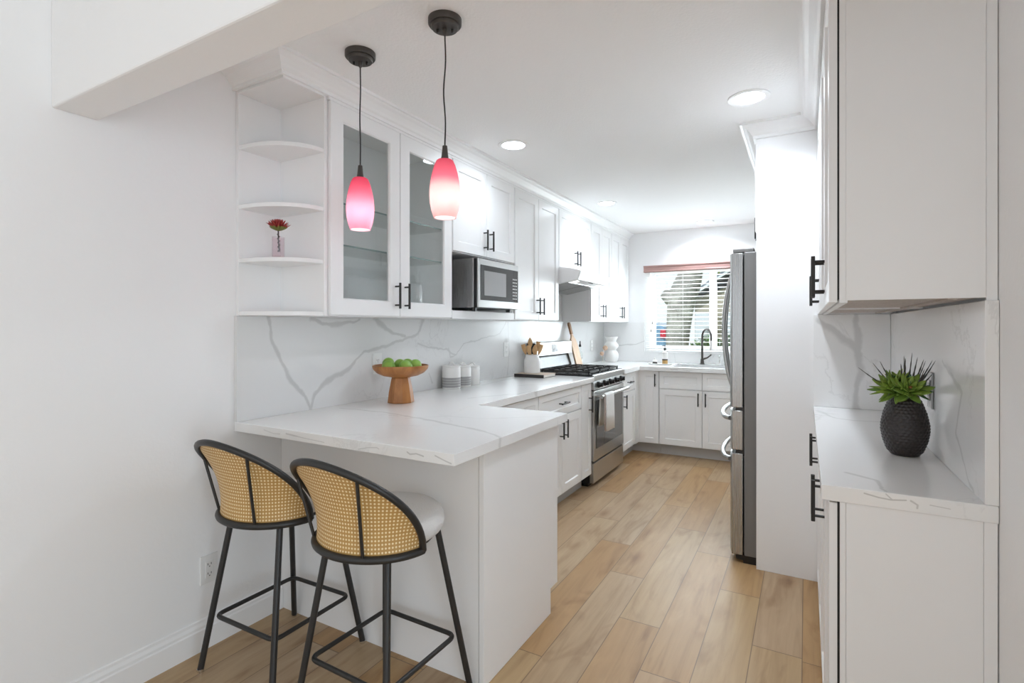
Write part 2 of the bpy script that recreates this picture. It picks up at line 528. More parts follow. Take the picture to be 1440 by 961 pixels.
# ------------------------------------------------------------------ mesh builder
class MB:
    def __init__(self):
        self.v, self.f = [], []

    def add(self, vs, fs):
        n = len(self.v)
        self.v += [tuple(p) for p in vs]
        self.f += [tuple(i + n for i in q) for q in fs]
        return self

    def box(self, x0, x1, y0, y1, z0, z1):
        vs = [(x, y, z) for z in (z0, z1) for y in (y0, y1) for x in (x0, x1)]
        return self.add(vs, [(0, 2, 3, 1), (4, 5, 7, 6), (0, 1, 5, 4), (2, 6, 7, 3), (0, 4, 6, 2), (1, 3, 7, 5)])

    def prism(self, poly, axis, a, b):
        """poly: points in the two other axes (in XYZ order), extruded from a to b along axis"""
        def P(q, t):
            o = list(q)
            o.insert(axis, t)
            return o
        n = len(poly)
        vs = [P(q, a) for q in poly] + [P(q, b) for q in poly]
        fs = [tuple(range(n))[::-1], tuple(range(n, 2 * n))] + [(i, (i + 1) % n, n + (i + 1) % n, n + i) for i in range(n)]
        return self.add(vs, fs)

    def tube(self, path, r, n=10, closed=False, caps=True):
        P = [Vector(p) for p in path]
        k = len(P)
        rs = r if isinstance(r, (list, tuple)) else [r] * k
        T = []
        for i in range(k):
            a = P[(i - 1) % k] if closed or i > 0 else P[i]
            b = P[(i + 1) % k] if closed or i < k - 1 else P[i]
            T.append((b - a).normalized())
        up = Vector((0, 0, 1)) if abs(T[0].z) < 0.9 else Vector((1, 0, 0))
        N = T[0].cross(up).normalized()
        vs = []
        for i in range(k):
            N = (N - T[i] * N.dot(T[i])).normalized()
            B = T[i].cross(N)
            for j in range(n):
                a = 2 * PI * j / n
                vs.append(P[i] + (N * math.cos(a) + B * math.sin(a)) * rs[i])
        fs = []
        for i in range(k if closed else k - 1):
            for j in range(n):
                i2 = (i + 1) % k
                fs.append((i * n + j, i * n + (j + 1) % n, i2 * n + (j + 1) % n, i2 * n + j))
        if caps and not closed:
            fs.append(tuple(range(n))[::-1])
            fs.append(tuple((k - 1) * n + j for j in range(n)))
        return self.add(vs, fs)

    def lathe(self, prof, c=(0, 0, 0), n=32, cap0=True, cap1=True):
        vs, fs = [], []
        for r, z in prof:
            for j in range(n):
                a = 2 * PI * j / n
                vs.append((c[0] + r * math.cos(a), c[1] + r * math.sin(a), c[2] + z))
        for i in range(len(prof) - 1):
            for j in range(n):
                fs.append((i * n + j, i * n + (j + 1) % n, (i + 1) * n + (j + 1) % n, (i + 1) * n + j))
        if cap0:
            fs.append(tuple(range(n))[::-1])
        if cap1:
            fs.append(tuple((len(prof) - 1) * n + j for j in range(n)))
        return self.add(vs, fs)

    def ball(self, c, r, n=16, m=10, sq=(1, 1, 1)):
        prof = [(max(1e-5, r * math.sin(PI * i / m)), -r * math.cos(PI * i / m)) for i in range(m + 1)]
        k = len(self.v)
        self.lathe(prof, (0, 0, 0), n)
        for i in range(k, len(self.v)):
            p = self.v[i]
            self.v[i] = (c[0] + p[0] * sq[0], c[1] + p[1] * sq[1], c[2] + p[2] * sq[2])
        return self

    def grid(self, rows, closed_u=False):
        """rows of points joined into a sheet"""
        n, m = len(rows), len(rows[0])
        vs = [p for r in rows for p in r]
        fs = []
        for i in range(n - 1):
            for j in range(m if closed_u else m - 1):
                j2 = (j + 1) % m
                fs.append((i * m + j, i * m + j2, (i + 1) * m + j2, (i + 1) * m + j))
        return self.add(vs, fs)

    def shift(self, k, M4):
        for i in range(k, len(self.v)):
            self.v[i] = tuple(M4 @ Vector(self.v[i]))
        return self

    def build(self, name, mat, parent=None, origin=None, smooth=False, bevel=0.0, seg=2, solid=0.0, uv=None, sub=0):
        if origin is None:
            origin = parent['_o'] if parent is not None else (0, 0, 0)
        ox, oy, oz = origin
        me = bpy.data.meshes.new(name)
        me.from_pydata([(x - ox, y - oy, z - oz) for x, y, z in self.v], [], self.f)
        bm = bmesh.new()
        bm.from_mesh(me)
        bmesh.ops.recalc_face_normals(bm, faces=bm.faces)
        if uv is not None:
            lay = bm.loops.layers.uv.new('UVMap')
            bm.verts.ensure_lookup_table()
            for f in bm.faces:
                for l in f.loops:
                    l[lay].uv = uv[l.vert.index]
        bm.to_mesh(me)
        bm.free()
        me.materials.append(mat)
        if smooth:
            me.polygons.foreach_set('use_smooth', [True] * len(me.polygons))
        o = bpy.data.objects.new(name, me)
        C.objects.link(o)
        if parent is None:
            o.location = origin
        else:
            o.parent = parent
        o['_o'] = tuple(origin)
        if solid:
            s = o.modifiers.new('solid', 'SOLIDIFY')
            s.thickness = solid
            s.offset = 0
        if bevel:
            b = o.modifiers.new('bevel', 'BEVEL')
            b.width = bevel
            b.segments = seg
            b.limit_method = 'ANGLE'
            b.angle_limit = math.radians(40)
            b.harden_normals = False
        if sub:
            s = o.modifiers.new('sub', 'SUBSURF')
            s.levels = s.render_levels = sub
        if smooth and bevel:
            pass
        return o


def auto(o, deg=40):
    """smooth faces with sharp edges above the angle"""
    me = o.data
    bm = bmesh.new()
    bm.from_mesh(me)
    for e in bm.edges:
        if len(e.link_faces) == 2 and e.calc_face_angle(0) > math.radians(deg):
            e.smooth = False
    for f in bm.faces:
        f.smooth = True
    bm.to_mesh(me)
    bm.free()
    return o


def thing(name, label, cat, loc, group=None):
    o = bpy.data.objects.new(name, None)
    C.objects.link(o)
    o.location = loc
    o.empty_display_size = 0.1
    o['_o'] = tuple(loc)
    o['label'] = label
    o['category'] = cat
    if group:
        o['group'] = group
    return o


def tag(o, label, cat, group=None):
    o['label'] = label
    o['category'] = cat
    if group:
        o['group'] = group
    return o


def struct(o, label=None, cat=None):
    o['kind'] = 'structure'
    if label:
        o['label'] = label
    if cat:
        o['category'] = cat
    return o


def copy_tree(o, parent=None):
    c = o.copy()
    C.objects.link(c)
    if parent is not None:
        c.parent = parent
    for ch in list(o.children):
        copy_tree(ch, c)
    return c


# ------------------------------------------------------------------ measures (metres)
WL = -2.165          # left wall
SPL = -2.144         # face of the left backsplash
WR = 0.389           # right wall
YB = 6.10            # kitchen end wall
ZC = 2.43            # kitchen ceiling
CT, CB = 0.914, 0.8735   # worktop top and underside
UB, UT = 1.376, 2.36     # wall cabinets
UX = -1.836              # front of the left wall-cabinet doors
BX = -1.529              # front of the left base-cabinet doors
SY = 5.42                # front of the sink-run doors

# ------------------------------------------------------------------ room shell
struct(MB().box(-2.4, 2.6, -2.8, 6.3, -0.1, 0.0).build('floor', M['floor']), 'pale oak plank floor running the length of the kitchen', 'floor')
struct(MB().box(WL - 0.2, WL, -2.8, 6.3, 0, 2.9).build('wall_left', M['wall']), 'white painted wall beside the stools', 'wall')
struct(MB().box(WR, WR + 0.14, 0.75, 6.3, 0, 2.9).build('wall_right', M['wall']), 'white wall beside the narrow dry bar', 'wall')
wb = MB()
WX0, WX1, WZ0, WZ1 = -1.585, -0.28, 1.055, 1.985
wb.box(WL, WX0, YB, YB + 0.14, 0, 2.9).box(WX1, WR, YB, YB + 0.14, 0, 2.9)
wb.box(WX0, WX1, YB, YB + 0.14, 0, WZ0).box(WX0, WX1, YB, YB + 0.14, WZ1, 2.9)
struct(wb.build('wall_back', M['wall']), 'white end wall holding the window over the sink', 'wall')
struct(MB().box(WL, WR, 0.88, YB, ZC, ZC + 0.15).build('ceiling', M['ceil']), 'white lightly textured kitchen ceiling', 'ceiling')
struct(MB().box(WL, 2.4, -2.6, 0.75, 2.78, 2.9).build('ceiling_dining', M['ceil']), 'white dining room ceiling', 'ceiling')
struct(MB().box(WL, WR, 0.75, 0.88, 2.05, 2.78).build('beam', M['wall'], bevel=0.006), 'white painted header beam dividing the dining room from the kitchen', 'beam')
# dining room behind the camera: window opening in the front wall, patio door opening in the side wall
wf = MB()
wf.box(WL, -1.95, -2.74, -2.6, 0, 2.9).box(0.75, 2.4, -2.74, -2.6, 0, 2.9)
wf.box(-1.95, 0.75, -2.74, -2.6, 0, 0.55).box(-1.95, 0.75, -2.74, -2.6, 2.35, 2.9)
struct(wf.build('wall_front', M['wall']))
wd = MB()
wd.box(2.4, 2.54, -2.74, -1.95, 0, 2.9).box(2.4, 2.54, 0.15, 0.89, 0, 2.9).box(2.4, 2.54, -1.95, 0.15, 2.25, 2.9)
wd.box(WR + 0.14, 2.4, 0.75, 0.89, 0, 2.9)
struct(wd.build('wall_side', M['wall']))
bbp = [(WL, 0), (WL + 0.016, 0), (WL + 0.016, 0.085), (WL + 0.012, 0.090), (WL + 0.012, 0.100), (WL + 0.006, 0.112), (WL + 0.006, 0.122), (WL, 0.125)]
struct(MB().prism(bbp, 1, -2.6, 1.613).build('baseboard_left', M['trim']), 'white moulded baseboard along the wall by the stools', 'baseboard')

# ------------------------------------------------------------------ crown mouldings
CRP = [(0.0, 2.352), (0.014, 2.352), (0.014, 2.368), (0.022, 2.374), (0.030, 2.385), (0.046, 2.402), (0.060, 2.410), (0.066, 2.416), (0.078, 2.416), (0.078, 2.43), (0.0, 2.43)]


def crown(name, path, outs, label):
    """path: corner points of the cabinet face; outs: mitred outward offset direction at each point"""
    rows = []
    for (x, y), (dx, dy) in zip(path, outs):
        rows.append([(x + dx * d, y + dy * d, z) for d, z in CRP])
    mb = MB().grid(rows, closed_u=True)
    n = len(CRP)
    k = len(rows)
    mb.f.append(tuple(range(n)))
    mb.f.append(tuple((k - 1) * n + i for i in range(n)))
    return struct(mb.build(name, M['trim']), label, 'trim')


crown('trim_1', [(WL, 1.385), (UX - 0.014, 1.385), (UX - 0.014, YB)], [(0, -1), (1, -1), (1, 0)], 'white crown moulding above the glass-door side cabinets')
crown('trim_2', [(WR, 1.60), (0.056, 1.60), (0.056, 3.139), (-0.235, 3.139), (-0.235, YB)],
      [(0, -1), (-1, -1), (-1, -1), (-1, -1), (-1, 0)], 'white crown moulding above the fridge panel and dry bar')


# ------------------------------------------------------------------ cabinet fronts
def facing(face, p0):
    if face == '+X':
        return lambda u, z, d: (p0 + d, u, z)
    if face == '-X':
        return lambda u, z, d: (p0 - d, u, z)
    if face == '-Y':
        return lambda u, z, d: (u, p0 - d, z)
    return lambda u, z, d: (u, p0 + d, z)


GAPW = 0.0022


def door(parent, face, p0, u0, u1, z0, z1, handle=None, name='door', stile=0.058, glass=False, label=None, th=0.019):
    """shaker front; handle = ('v', u, zmid) or ('h', umid, z)"""
    P = facing(face, p0)
    u0, u1, z0, z1 = u0 + GAPW, u1 - GAPW, z0 + GAPW, z1 - GAPW

    def ring(i, d):
        return [P(u0 + i, z0 + i, d), P(u1 - i, z0 + i, d), P(u1 - i, z1 - i, d), P(u0 + i, z1 - i, d)]
    e = 0.0015
    rings = [ring(0, -th), ring(0, -e), ring(e, 0), ring(stile, 0), ring(stile + 0.005, -0.008)]
    if glass:
        rings += [ring(stile + 0.005, -th)]
    mb = MB().grid(rings, closed_u=True)
    if glass:
        n = len(rings) - 1
        mb.f += [(j, (j + 1) % 4, n * 4 + (j + 1) % 4, n * 4 + j) for j in range(4)]
    else:
        mb.f += [(0, 1, 2, 3), tuple((len(rings) - 1) * 4 + j for j in range(4))]
    o = mb.build(name, M['cab'], parent)
    if label:
        o['label'] = label
    if glass:
        s = stile + 0.002
        g = MB()
        a, b_ = P(u0 + s, z0 + s, -0.013), P(u1 - s, z1 - s, -0.009)
        g.box(*sorted((a[0], b_[0])), *sorted((a[1], b_[1])), *sorted((a[2], b_[2])))
        g.build('pane', M['glassc'], o)
    if handle:
        kind, a, b_ = handle
        L, so, r = 0.066, 0.032, 0.0062
        mb = MB()
        if kind == 'v':
            mb.tube([P(a, b_ - L, so), P(a, b_ + L, so)], r, 10)
            for s in (-0.048, 0.048):
                mb.tube([P(a, b_ + s, -0.001), P(a, b_ + s, so)], 0.0045, 8)
        else:
            mb.tube([P(a - L, b_, so), P(a + L, b_, so)], r, 10)
            for s in (-0.048, 0.048):
                mb.tube([P(a + s, b_, -0.001), P(a + s, b_, so)], 0.0045, 8)
        auto(mb.build('handle', M['black'], o))
    return o


def carcass(parent, x0, x1, y0, y1, z0, z1, face, open_front=False, mat=None, name='carcass', t=0.018):
    mb = MB()
    if not open_front:
        mb.box(x0, x1, y0, y1, z0, z1)
    elif face == '+X':
        mb.box(x0, x1, y0, y0 + t, z0, z1).box(x0, x1, y1 - t, y1, z0, z1)
        mb.box(x0, x1, y0 + t, y1 - t, z0, z0 + t).box(x0, x1, y0 + t, y1 - t, z1 - t, z1)
        mb.box(x0, x0 + 0.008, y0 + t, y1 - t, z0 + t, z1 - t)
    return mb.build(name, mat or M['cab'], parent, bevel=0.0012, seg=1)


UG = 'white wall cabinets along the stove wall'
CX = UX - 0.0205     # front of carcasses behind the doors
DT = 2.336           # top of the wall-cabinet doors


def upper(name, y0, y1, z0, label, hz=None, split=None, glass=False, cat='cabinet', extra=None):
    t = thing(name, label, cat, ((SPL + UX) / 2, (y0 + y1) / 2, z0), UG)
    y0_, y1_ = y0 + 0.0008, y1 - 0.0008
    carcass(t, WL + 0.002, CX, y0_, y1_, z0, UT, '+X', open_front=glass)
    ym = (y0 + y1) / 2
    hz = hz or z0 + 0.110
    for a, b, h in ((y0, ym, ym - 0.036), (ym, y1, ym + 0.036)):
        door(t, '+X', UX, a + (0.004 if a == y0 else 0), b - (0.004 if b == y1 else 0), z0 + 0.003, DT, ('v', h, hz), glass=glass, stile=0.072 if glass else 0.058)
    # top rail under the crown
    MB().box(CX + 0.001, UX - 0.006, y0_, y1_, DT + 0.002, UT).build('top_rail', M['cab'], t)
    return t


# end shelf unit
t = thing('corner_shelf_unit', 'white open end shelf unit with rounded shelves over the counter end', 'shelf', (-2.0, 1.5, UB))
MB().box(WL + 0.002, WL + 0.020, 1.388, 1.612, UB, UT).build('back_panel', M['cab'], t, bevel=0.001)
MB().box(WL + 0.020, CX + 0.004, 1.598, 1.6135, UB, UT).build('side_panel', M['cab'], t, bevel=0.001)
MB().box(WL + 0.020, CX + 0.008, 1.388, 1.598, UT - 0.018, UT).build('top_board', M['cab'], t, bevel=0.001)
for z in (1.394, 1.6235, 1.857, 2.116):
    poly = [(WL + 0.020, 1.598)]
    for i in range(25):
        a = PI / 2 * i / 24
        poly.append((WL + 0.020 + (CX - WL - 0.02) * math.sin(a) ** 0.9, 1.598 - 0.208 * math.cos(a) ** 0.9))
    MB().prism(poly, 2, z - 0.018, z).build('shelf', M['cab'], t, bevel=0.002)

# glass-door cabinet
gc = upper('glass_door_cabinet', 1.6145, 2.536, UB, 'wide white wall cabinet with two clear glass doors and glass shelves inside', glass=True)
for z in (1.706, 1.900):
    MB().box(SPL + 0.012, CX - 0.016, 1.636, 2.514, z - 0.004, z + 0.004).build('glass_shelf', M['shelfglass'] if False else M['glassc'], gc)
    MB().box(CX - 0.0158, CX - 0.0148, 1.636, 2.514, z - 0.004, z + 0.004).build('shelf_edge', M['shelfglass'], gc)

# cabinet over the microwave niche
mc = upper('microwave_niche_cabinet', 2.5365, 3.30, 1.782, 'short two-door white wall cabinet above the open microwave niche')
mb = MB().box(WL + 0.002, UX - 0.004, 2.538, 3.2985, UB, 1.425)
mb.build('niche_shelf', M['cab'], mc, bevel=0.001)
MB().box(WL + 0.002, WL + 0.012, 2.538, 3.2985, 1.425, 1.782).build('niche_back', M['cab'], mc)
upper('tall_wall_cabinet', 3.3005, 4.075, UB, 'tall two-door white wall cabinet beside the microwave')
upper('hood_cabinet', 4.0755, 4.840, 1.838, 'short two-door white wall cabinet directly above the range hood')
upper('wall_cabinet', 4.8405, 5.462, UB, 'narrow two-door white wall cabinet just beyond the range hood')
upper('wall_cabinet', 5.4625, YB - 0.002, UB, 'last two-door white wall cabinet, meeting the window wall')

# ------------------------------------------------------------------ left base run
BG = 'white base cabinets along the stove and sink'


def base(name, y0, y1, label, fronts, bx0=-2.14):
    t = thing(name, label, 'cabinet', ((bx0 + BX) / 2, (y0 + y1) / 2, 0), BG)
    carcass(t, bx0, BX - 0.0205, y0 + 0.0008, y1 - 0.0008, 0.115, CB - 0.001, '+X')
    MB().box(bx0, -1.618, y0 + 0.0008, y1 - 0.0008, 0.0, 0.114).build('toe_kick', M['kick'], t)
    for fr in fronts:
        door(t, '+X', BX, *fr[:4], handle=fr[4], name=fr[5], stile=fr[6] if len(fr) > 6 else 0.058)
    return t


DRZ = (0.688, 0.866)
base('base_cabinet', 2.31, 3.07, 'white base cabinet under the counter corner, mostly hidden by the peninsula',
     [(2.34, 3.066, *DRZ, ('h', 2.70, 0.777), 'drawer', 0.045), (2.34, 2.70, 0.118, 0.684, ('v', 2.665, 0.60), 'door'), (2.70, 3.066, 0.118, 0.684, ('v', 2.735, 0.60), 'door')])
base('base_cabinet', 3.071, 3.826, 'white base cabinet with one wide drawer over two doors, before the stove',
     [(3.074, 3.823, *DRZ, ('h', 3.45, 0.777), 'drawer', 0.045), (3.074, 3.4485, 0.118, 0.684, ('v', 3.413, 0.59), 'door'), (3.4485, 3.823, 0.118, 0.684, ('v', 3.484, 0.59), 'door')])
base('pullout_cabinet', 3.827, 4.043, 'narrow full-height white pull-out cabinet touching the stove',
     [(3.830, 4.041, 0.118, 0.866, ('v', 3.985, 0.70), 'door', 0.05)])
base('base_cabinet', 4.866, 5.30, 'narrow white base cabinet with drawer and door beyond the stove',
     [(4.869, 5.297, *DRZ, ('h', 5.08, 0.777), 'drawer', 0.045), (4.869, 5.297, 0.118, 0.684, ('v', 4.91, 0.60), 'door')])
# corner and sink runs face the camera side
t = thing('corner_cabinet', 'white corner base cabinet with one slim door left of the sink cabinet', 'cabinet', (-1.75, 5.75, 0), BG)
MB().prism([(-2.14, 5.302), (BX - 0.0, 5.302), (BX - 0.0, SY + 0.0), (-1.318, SY + 0.0205), (-1.318, YB - 0.03), (-2.14, YB - 0.03)], 2, 0.115, CB - 0.001).build('carcass', M['cab'], t)
MB().prism([(-2.14, 5.302), (-1.618, 5.302), (-1.618, 5.515), (-1.318, 5.515), (-1.318, YB - 0.03), (-2.14, YB - 0.03)], 2, 0.0, 0.114).build('toe_kick', M['kick'], t)
door(t, '-Y', SY, -1.512, -1.320, 0.118, 0.866, ('v', -1.352, 0.775), stile=0.05)
t = thing('sink_cabinet', 'wide white sink base cabinet with two doors under the window', 'cabinet', (-0.9, 5.75, 0), BG)
MB().box(-1.316, -0.466, SY + 0.0205, YB - 0.03, 0.115, 0.66).box(-1.316, -0.466, SY + 0.0205, SY + 0.05, 0.66, CB - 0.001).build('carcass', M['cab'], t)
MB().box(-1.316, -0.466, 5.515, YB - 0.03, 0, 0.114).build('toe_kick', M['kick'], t)
for a, b, h in ((-1.314, -0.893, -0.927), (-0.893, -0.468, -0.857)):
    door(t, '-Y', SY, a, b, 0.692, 0.866, None, name='false_drawer_front', stile=0.045)
    door(t, '-Y', SY, a, b, 0.118, 0.688, ('v', h, 0.60))
t = thing('base_cabinet', 'white base cabinet past the sink, hidden behind the fridge', 'cabinet', (0, 5.75, 0), BG)
MB().box(-0.464, WR - 0.002, SY + 0.0205, YB - 0.03, 0.115, CB - 0.001).build('carcass', M['cab'], t)
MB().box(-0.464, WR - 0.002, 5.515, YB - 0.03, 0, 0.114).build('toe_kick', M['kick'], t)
door(t, '-Y', SY, -0.462, 0.02, 0.118, 0.866, ('v', -0.43, 0.76))

# ------------------------------------------------------------------ peninsula
t = thing('peninsula_base', 'white panelled peninsula base facing the two cane stools', 'cabinet', (-1.59, 1.94, 0))
MB().box(-2.162, -1.050, 1.636, 2.242, 0.115, CB - 0.001).box(-2.162, -1.050, 1.636, 2.175, 0.0, 0.115).build('carcass', M['cab'], t)
MB().box(-2.163, -1.052, 1.615, 1.6355, 0.0, CB - 0.001).build('back_panel', M['cab'], t)
MB().prism([(1.613, 0), (2.188, 0), (2.188, 0.115), (2.263, 0.115), (2.263, CB - 0.001), (1.613, CB - 0.001)], 0, -1.0495, -1.027).build('end_panel', M['cab'], t, bevel=0.002)
door(t, '+Y', 2.2625, -1.505, -1.053, 0.118, 0.866, ('v', -1.46, 0.76))

# ------------------------------------------------------------------ worktops and backsplashes
VT = [([(-2.053, 1.874), (-1.788, 1.888), (-1.607, 1.865), (-1.337, 1.798), (-1.106, 1.741), (-0.965, 1.659)], 0.016, 0.32),
      ([(-1.563, 1.813), (-1.452, 1.952), (-1.26, 1.983), (-1.0, 2.19)], 0.010, 0.22),
      ([(-1.70, 2.50), (-1.55, 2.80), (-1.505, 3.0)], 0.014, 0.3),
      ([(-1.992, 3.101), (-2.042, 3.592), (-2.013, 3.985)], 0.02, 0.22), ([(-1.75, 3.2), (-1.52, 3.55)], 0.02, 0.2)]
VS = [([(1.52, 1.40), (1.56, 1.247), (1.6, 1.155), (1.657, 1.066), (1.73, 0.987), (1.763, 0.90)], 0.016, 0.42),
      ([(1.763, 0.929), (1.784, 0.996), (1.856, 1.041), (2.01, 1.103), (2.123, 1.188), (2.264, 1.211), (2.464, 1.244), (2.585, 1.282), (2.649, 1.38)], 0.018, 0.40),
      ([(2.212, 1.38), (2.306, 1.308), (2.464, 1.26)], 0.022, 0.42),
      ([(1.776, 1.362), (1.831, 1.345), (1.889, 1.343), (1.975, 1.345), (2.047, 1.352), (2.094, 1.37)], 0.016, 0.40),
      ([(2.585, 1.217), (2.883, 1.169), (3.003, 1.123), (3.098, 1.202), (3.374, 1.243), (3.604, 1.269), (3.708, 1.374)], 0.011, 0.34),
      ([(3.003, 1.123), (2.942, 1.117), (2.913, 1.172)], 0.009, 0.34), ([(2.70, 1.02), (2.73, 0.95)], 0.010, 0.3),
      ([(3.74, 1.36), (3.76, 1.1), (3.72, 0.92)], 0.014, 0.3), ([(3.998, 1.086), (4.143, 1.217), (4.405, 1.45)], 0.02, 0.2)]
VE = [([(-1.96, 0.899), (-1.90, 0.890), (-1.86, 0.892)], 0.004, 0.28), ([(-1.82, 0.897), (-1.70, 0.890), (-1.60, 0.886)], 0.004, 0.40),
      ([(-1.42, 0.881), (-1.375, 0.892), (-1.33, 0.897), (-1.32, 0.893)], 0.0035, 0.42), ([(-1.19, 0.898), (-1.178, 0.892), (-1.15, 0.897), (-1.12, 0.892)], 0.005, 0.55), ([(-1.07, 0.900), (-1.03, 0.888), (-1.005, 0.882)], 0.004, 0.5)]
VB = [([(0.13, 0.905), (0.16, 0.899), (0.185, 0.897), (0.215, 0.901)], 0.003, 0.6), ([(0.175, 0.910), (0.188, 0.897)], 0.003, 0.5), ([(0.225, 0.901), (0.238, 0.893), (0.237, 0.885)], 0.0035, 0.5), ([(0.262, 0.897), (0.30, 0.894)], 0.0025, 0.45)]
M['qtop'] = quartz('quartz_worktop', (0, 1), VT, edge=VE)
M['qsplash'] = quartz('quartz_splash_shaded', (1, 2), VS, base=(0.73, 0.73, 0.725), spec=0.3)  # shade under the wall cabinets put into the base; same stone as worktop
M['qback'] = quartz('quartz_splash_window', (0, 2), [([(-2.1, 1.02), (-1.95, 1.10), (-1.75, 1.12), (-1.62, 1.16)], 0.012, 0.35)])
M['qend'] = quartz('quartz_splash_end', (0, 2), [([(0.06, 1.36), (0.149, 1.289), (0.204, 1.248), (0.236, 1.184), (0.238, 1.102), (0.218, 1.02), (0.218, 0.90)], 0.026, 0.36), ([(0.215, 1.40), (0.232, 1.18)], 0.022, 0.36)])
M['qbar'] = quartz('quartz_splash_bar', (1, 2), [([(2.02, 1.22), (1.80, 1.15), (1.86, 1.03), (1.804, 0.981), (1.681, 0.92)], 0.012, 0.32), ([(3.168, 1.33), (3.0, 1.223)], 0.012, 0.25)])
M['qbartop'] = quartz('quartz_bar_top', (0, 1), [([(0.053, 2.972), (0.112, 2.78), (0.198, 2.75), (0.28, 2.75)], 0.02, 0.3), ([(0.10, 1.76), (0.172, 1.70), (0.183, 1.601)], 0.008, 0.34)], edge=VB)

mb = MB()
mb.prism([(WL + 0.002, 1.380), (-0.993, 1.380), (-0.993, 2.307), (-1.505, 2.307), (-1.505, 4.043), (WL + 0.002, 4.043)], 2, CB, CT)
tag(mb.build('worktop', M['qtop'], bevel=0.0025), 'white veined quartz worktop wrapping over the peninsula up to the stove', 'worktop')
SX0, SX1, SY0, SY1 = -1.235, -0.53, 5.51, 5.93
mb = MB()
# one slab around the sink cut-out
mb.prism([(WL + 0.002, 4.863), (-1.505, 4.863), (-1.505, 5.380), (SX0, 5.380), (SX0, YB - 0.001), (WL + 0.002, YB - 0.001)], 2, CB, CT)
mb.box(SX0, SX1, 5.380, SY0, CB, CT).box(SX0, SX1, SY1, YB - 0.001, CB, CT).box(SX1, WR - 0.002, 5.380, YB - 0.001, CB, CT)
tag(mb.build('worktop', M['qtop']), 'white quartz worktop turning the corner from the stove to the sink', 'worktop')
t = thing('sink', 'stainless undermount sink set into the worktop under the window', 'sink', ((SX0 + SX1) / 2, (SY0 + SY1) / 2, 0.70))
bs = MB()
ringz = [(0.006, CB - 0.0015), (0.0, CB - 0.0015), (0.0, 0.70)]
rows = []
for i, z in ringz:
    rows.append([(SX0 - i, SY0 - i, z), (SX1 + i, SY0 - i, z), (SX1 + i, SY1 + i, z), (SX0 - i, SY1 + i, z)])
bs.grid(rows, closed_u=True)
bs.f.append((8, 9, 10, 11))
bs.build('basin', M['steel'], t, solid=0.0015)
auto(MB().lathe([(0.04, 0), (0.045, 0.003), (0.02, 0.004)], ((SX0 + SX1) / 2, (SY0 + SY1) / 2, 0.7012), 20).build('drain', M['chrome'], t))

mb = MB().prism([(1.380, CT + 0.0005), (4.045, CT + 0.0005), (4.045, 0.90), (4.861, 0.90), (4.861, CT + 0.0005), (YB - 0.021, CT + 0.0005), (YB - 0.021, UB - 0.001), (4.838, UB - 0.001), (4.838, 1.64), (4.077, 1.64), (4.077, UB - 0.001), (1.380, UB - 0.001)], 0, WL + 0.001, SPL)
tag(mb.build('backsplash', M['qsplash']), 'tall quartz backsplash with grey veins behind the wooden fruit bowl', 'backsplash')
mb = MB().box(SPL, WX0 - 0.062, YB - 0.02, YB - 0.001, CT + 0.0005, UB - 0.001).box(WX0 - 0.062, WR - 0.001, YB - 0.02, YB - 0.001, CT + 0.0005, WZ0 - 0.03)
tag(mb.build('backsplash', M['qback']), 'quartz backsplash on the window wall behind the sink', 'backsplash')

# ------------------------------------------------------------------ dry bar (right)
RG = 'white dry bar cabinets'
XB = 0.053
bcab = []
for i, (y0, y1, la) in enumerate(((1.600, 2.369, 'near white dry bar base cabinet with two doors below the brown vase'),
                                  (2.3695, 3.137, 'white dry bar base cabinet between the near one and the fridge panel'))):
    t = thing('dry_bar_cabinet', la, 'cabinet', (0.22, (y0 + y1) / 2, 0), RG)
    MB().box(0.0775, WR - 0.003, y0, y1, 0.115, CB - 0.001).build('carcass', M['cab'], t, bevel=0.001, seg=1)
    if i == 0:
        MB().box(0.0775, 0.090, y0 - 0.003, y0 - 0.0005, 0.0, CB - 0.001).box(0.362, WR - 0.003, y0 - 0.003, y0 - 0.0005, 0.0, CB - 0.001).build('face_strip', M['cab'], t)
        MB().box(0.091, 0.361, y0 - 0.002, y0 - 0.0005, 0.0, CB - 0.001).build('side_panel', M['cab'], t)
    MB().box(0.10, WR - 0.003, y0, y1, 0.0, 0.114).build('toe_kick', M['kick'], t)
    MB().box(0.0722, 0.0774, y0 + 0.004, y1 - 0.001, 0.12, CB - 0.004).build('door_gap', M['gap'], t)
    ym = (y0 + y1) / 2
    for a, b, h in ((y0, ym, ym - 0.036), (ym, y1, ym + 0.036)):
        door(t, '-X', XB, a, b, 0.030, CB - 0.004, ('v', h, 0.765))
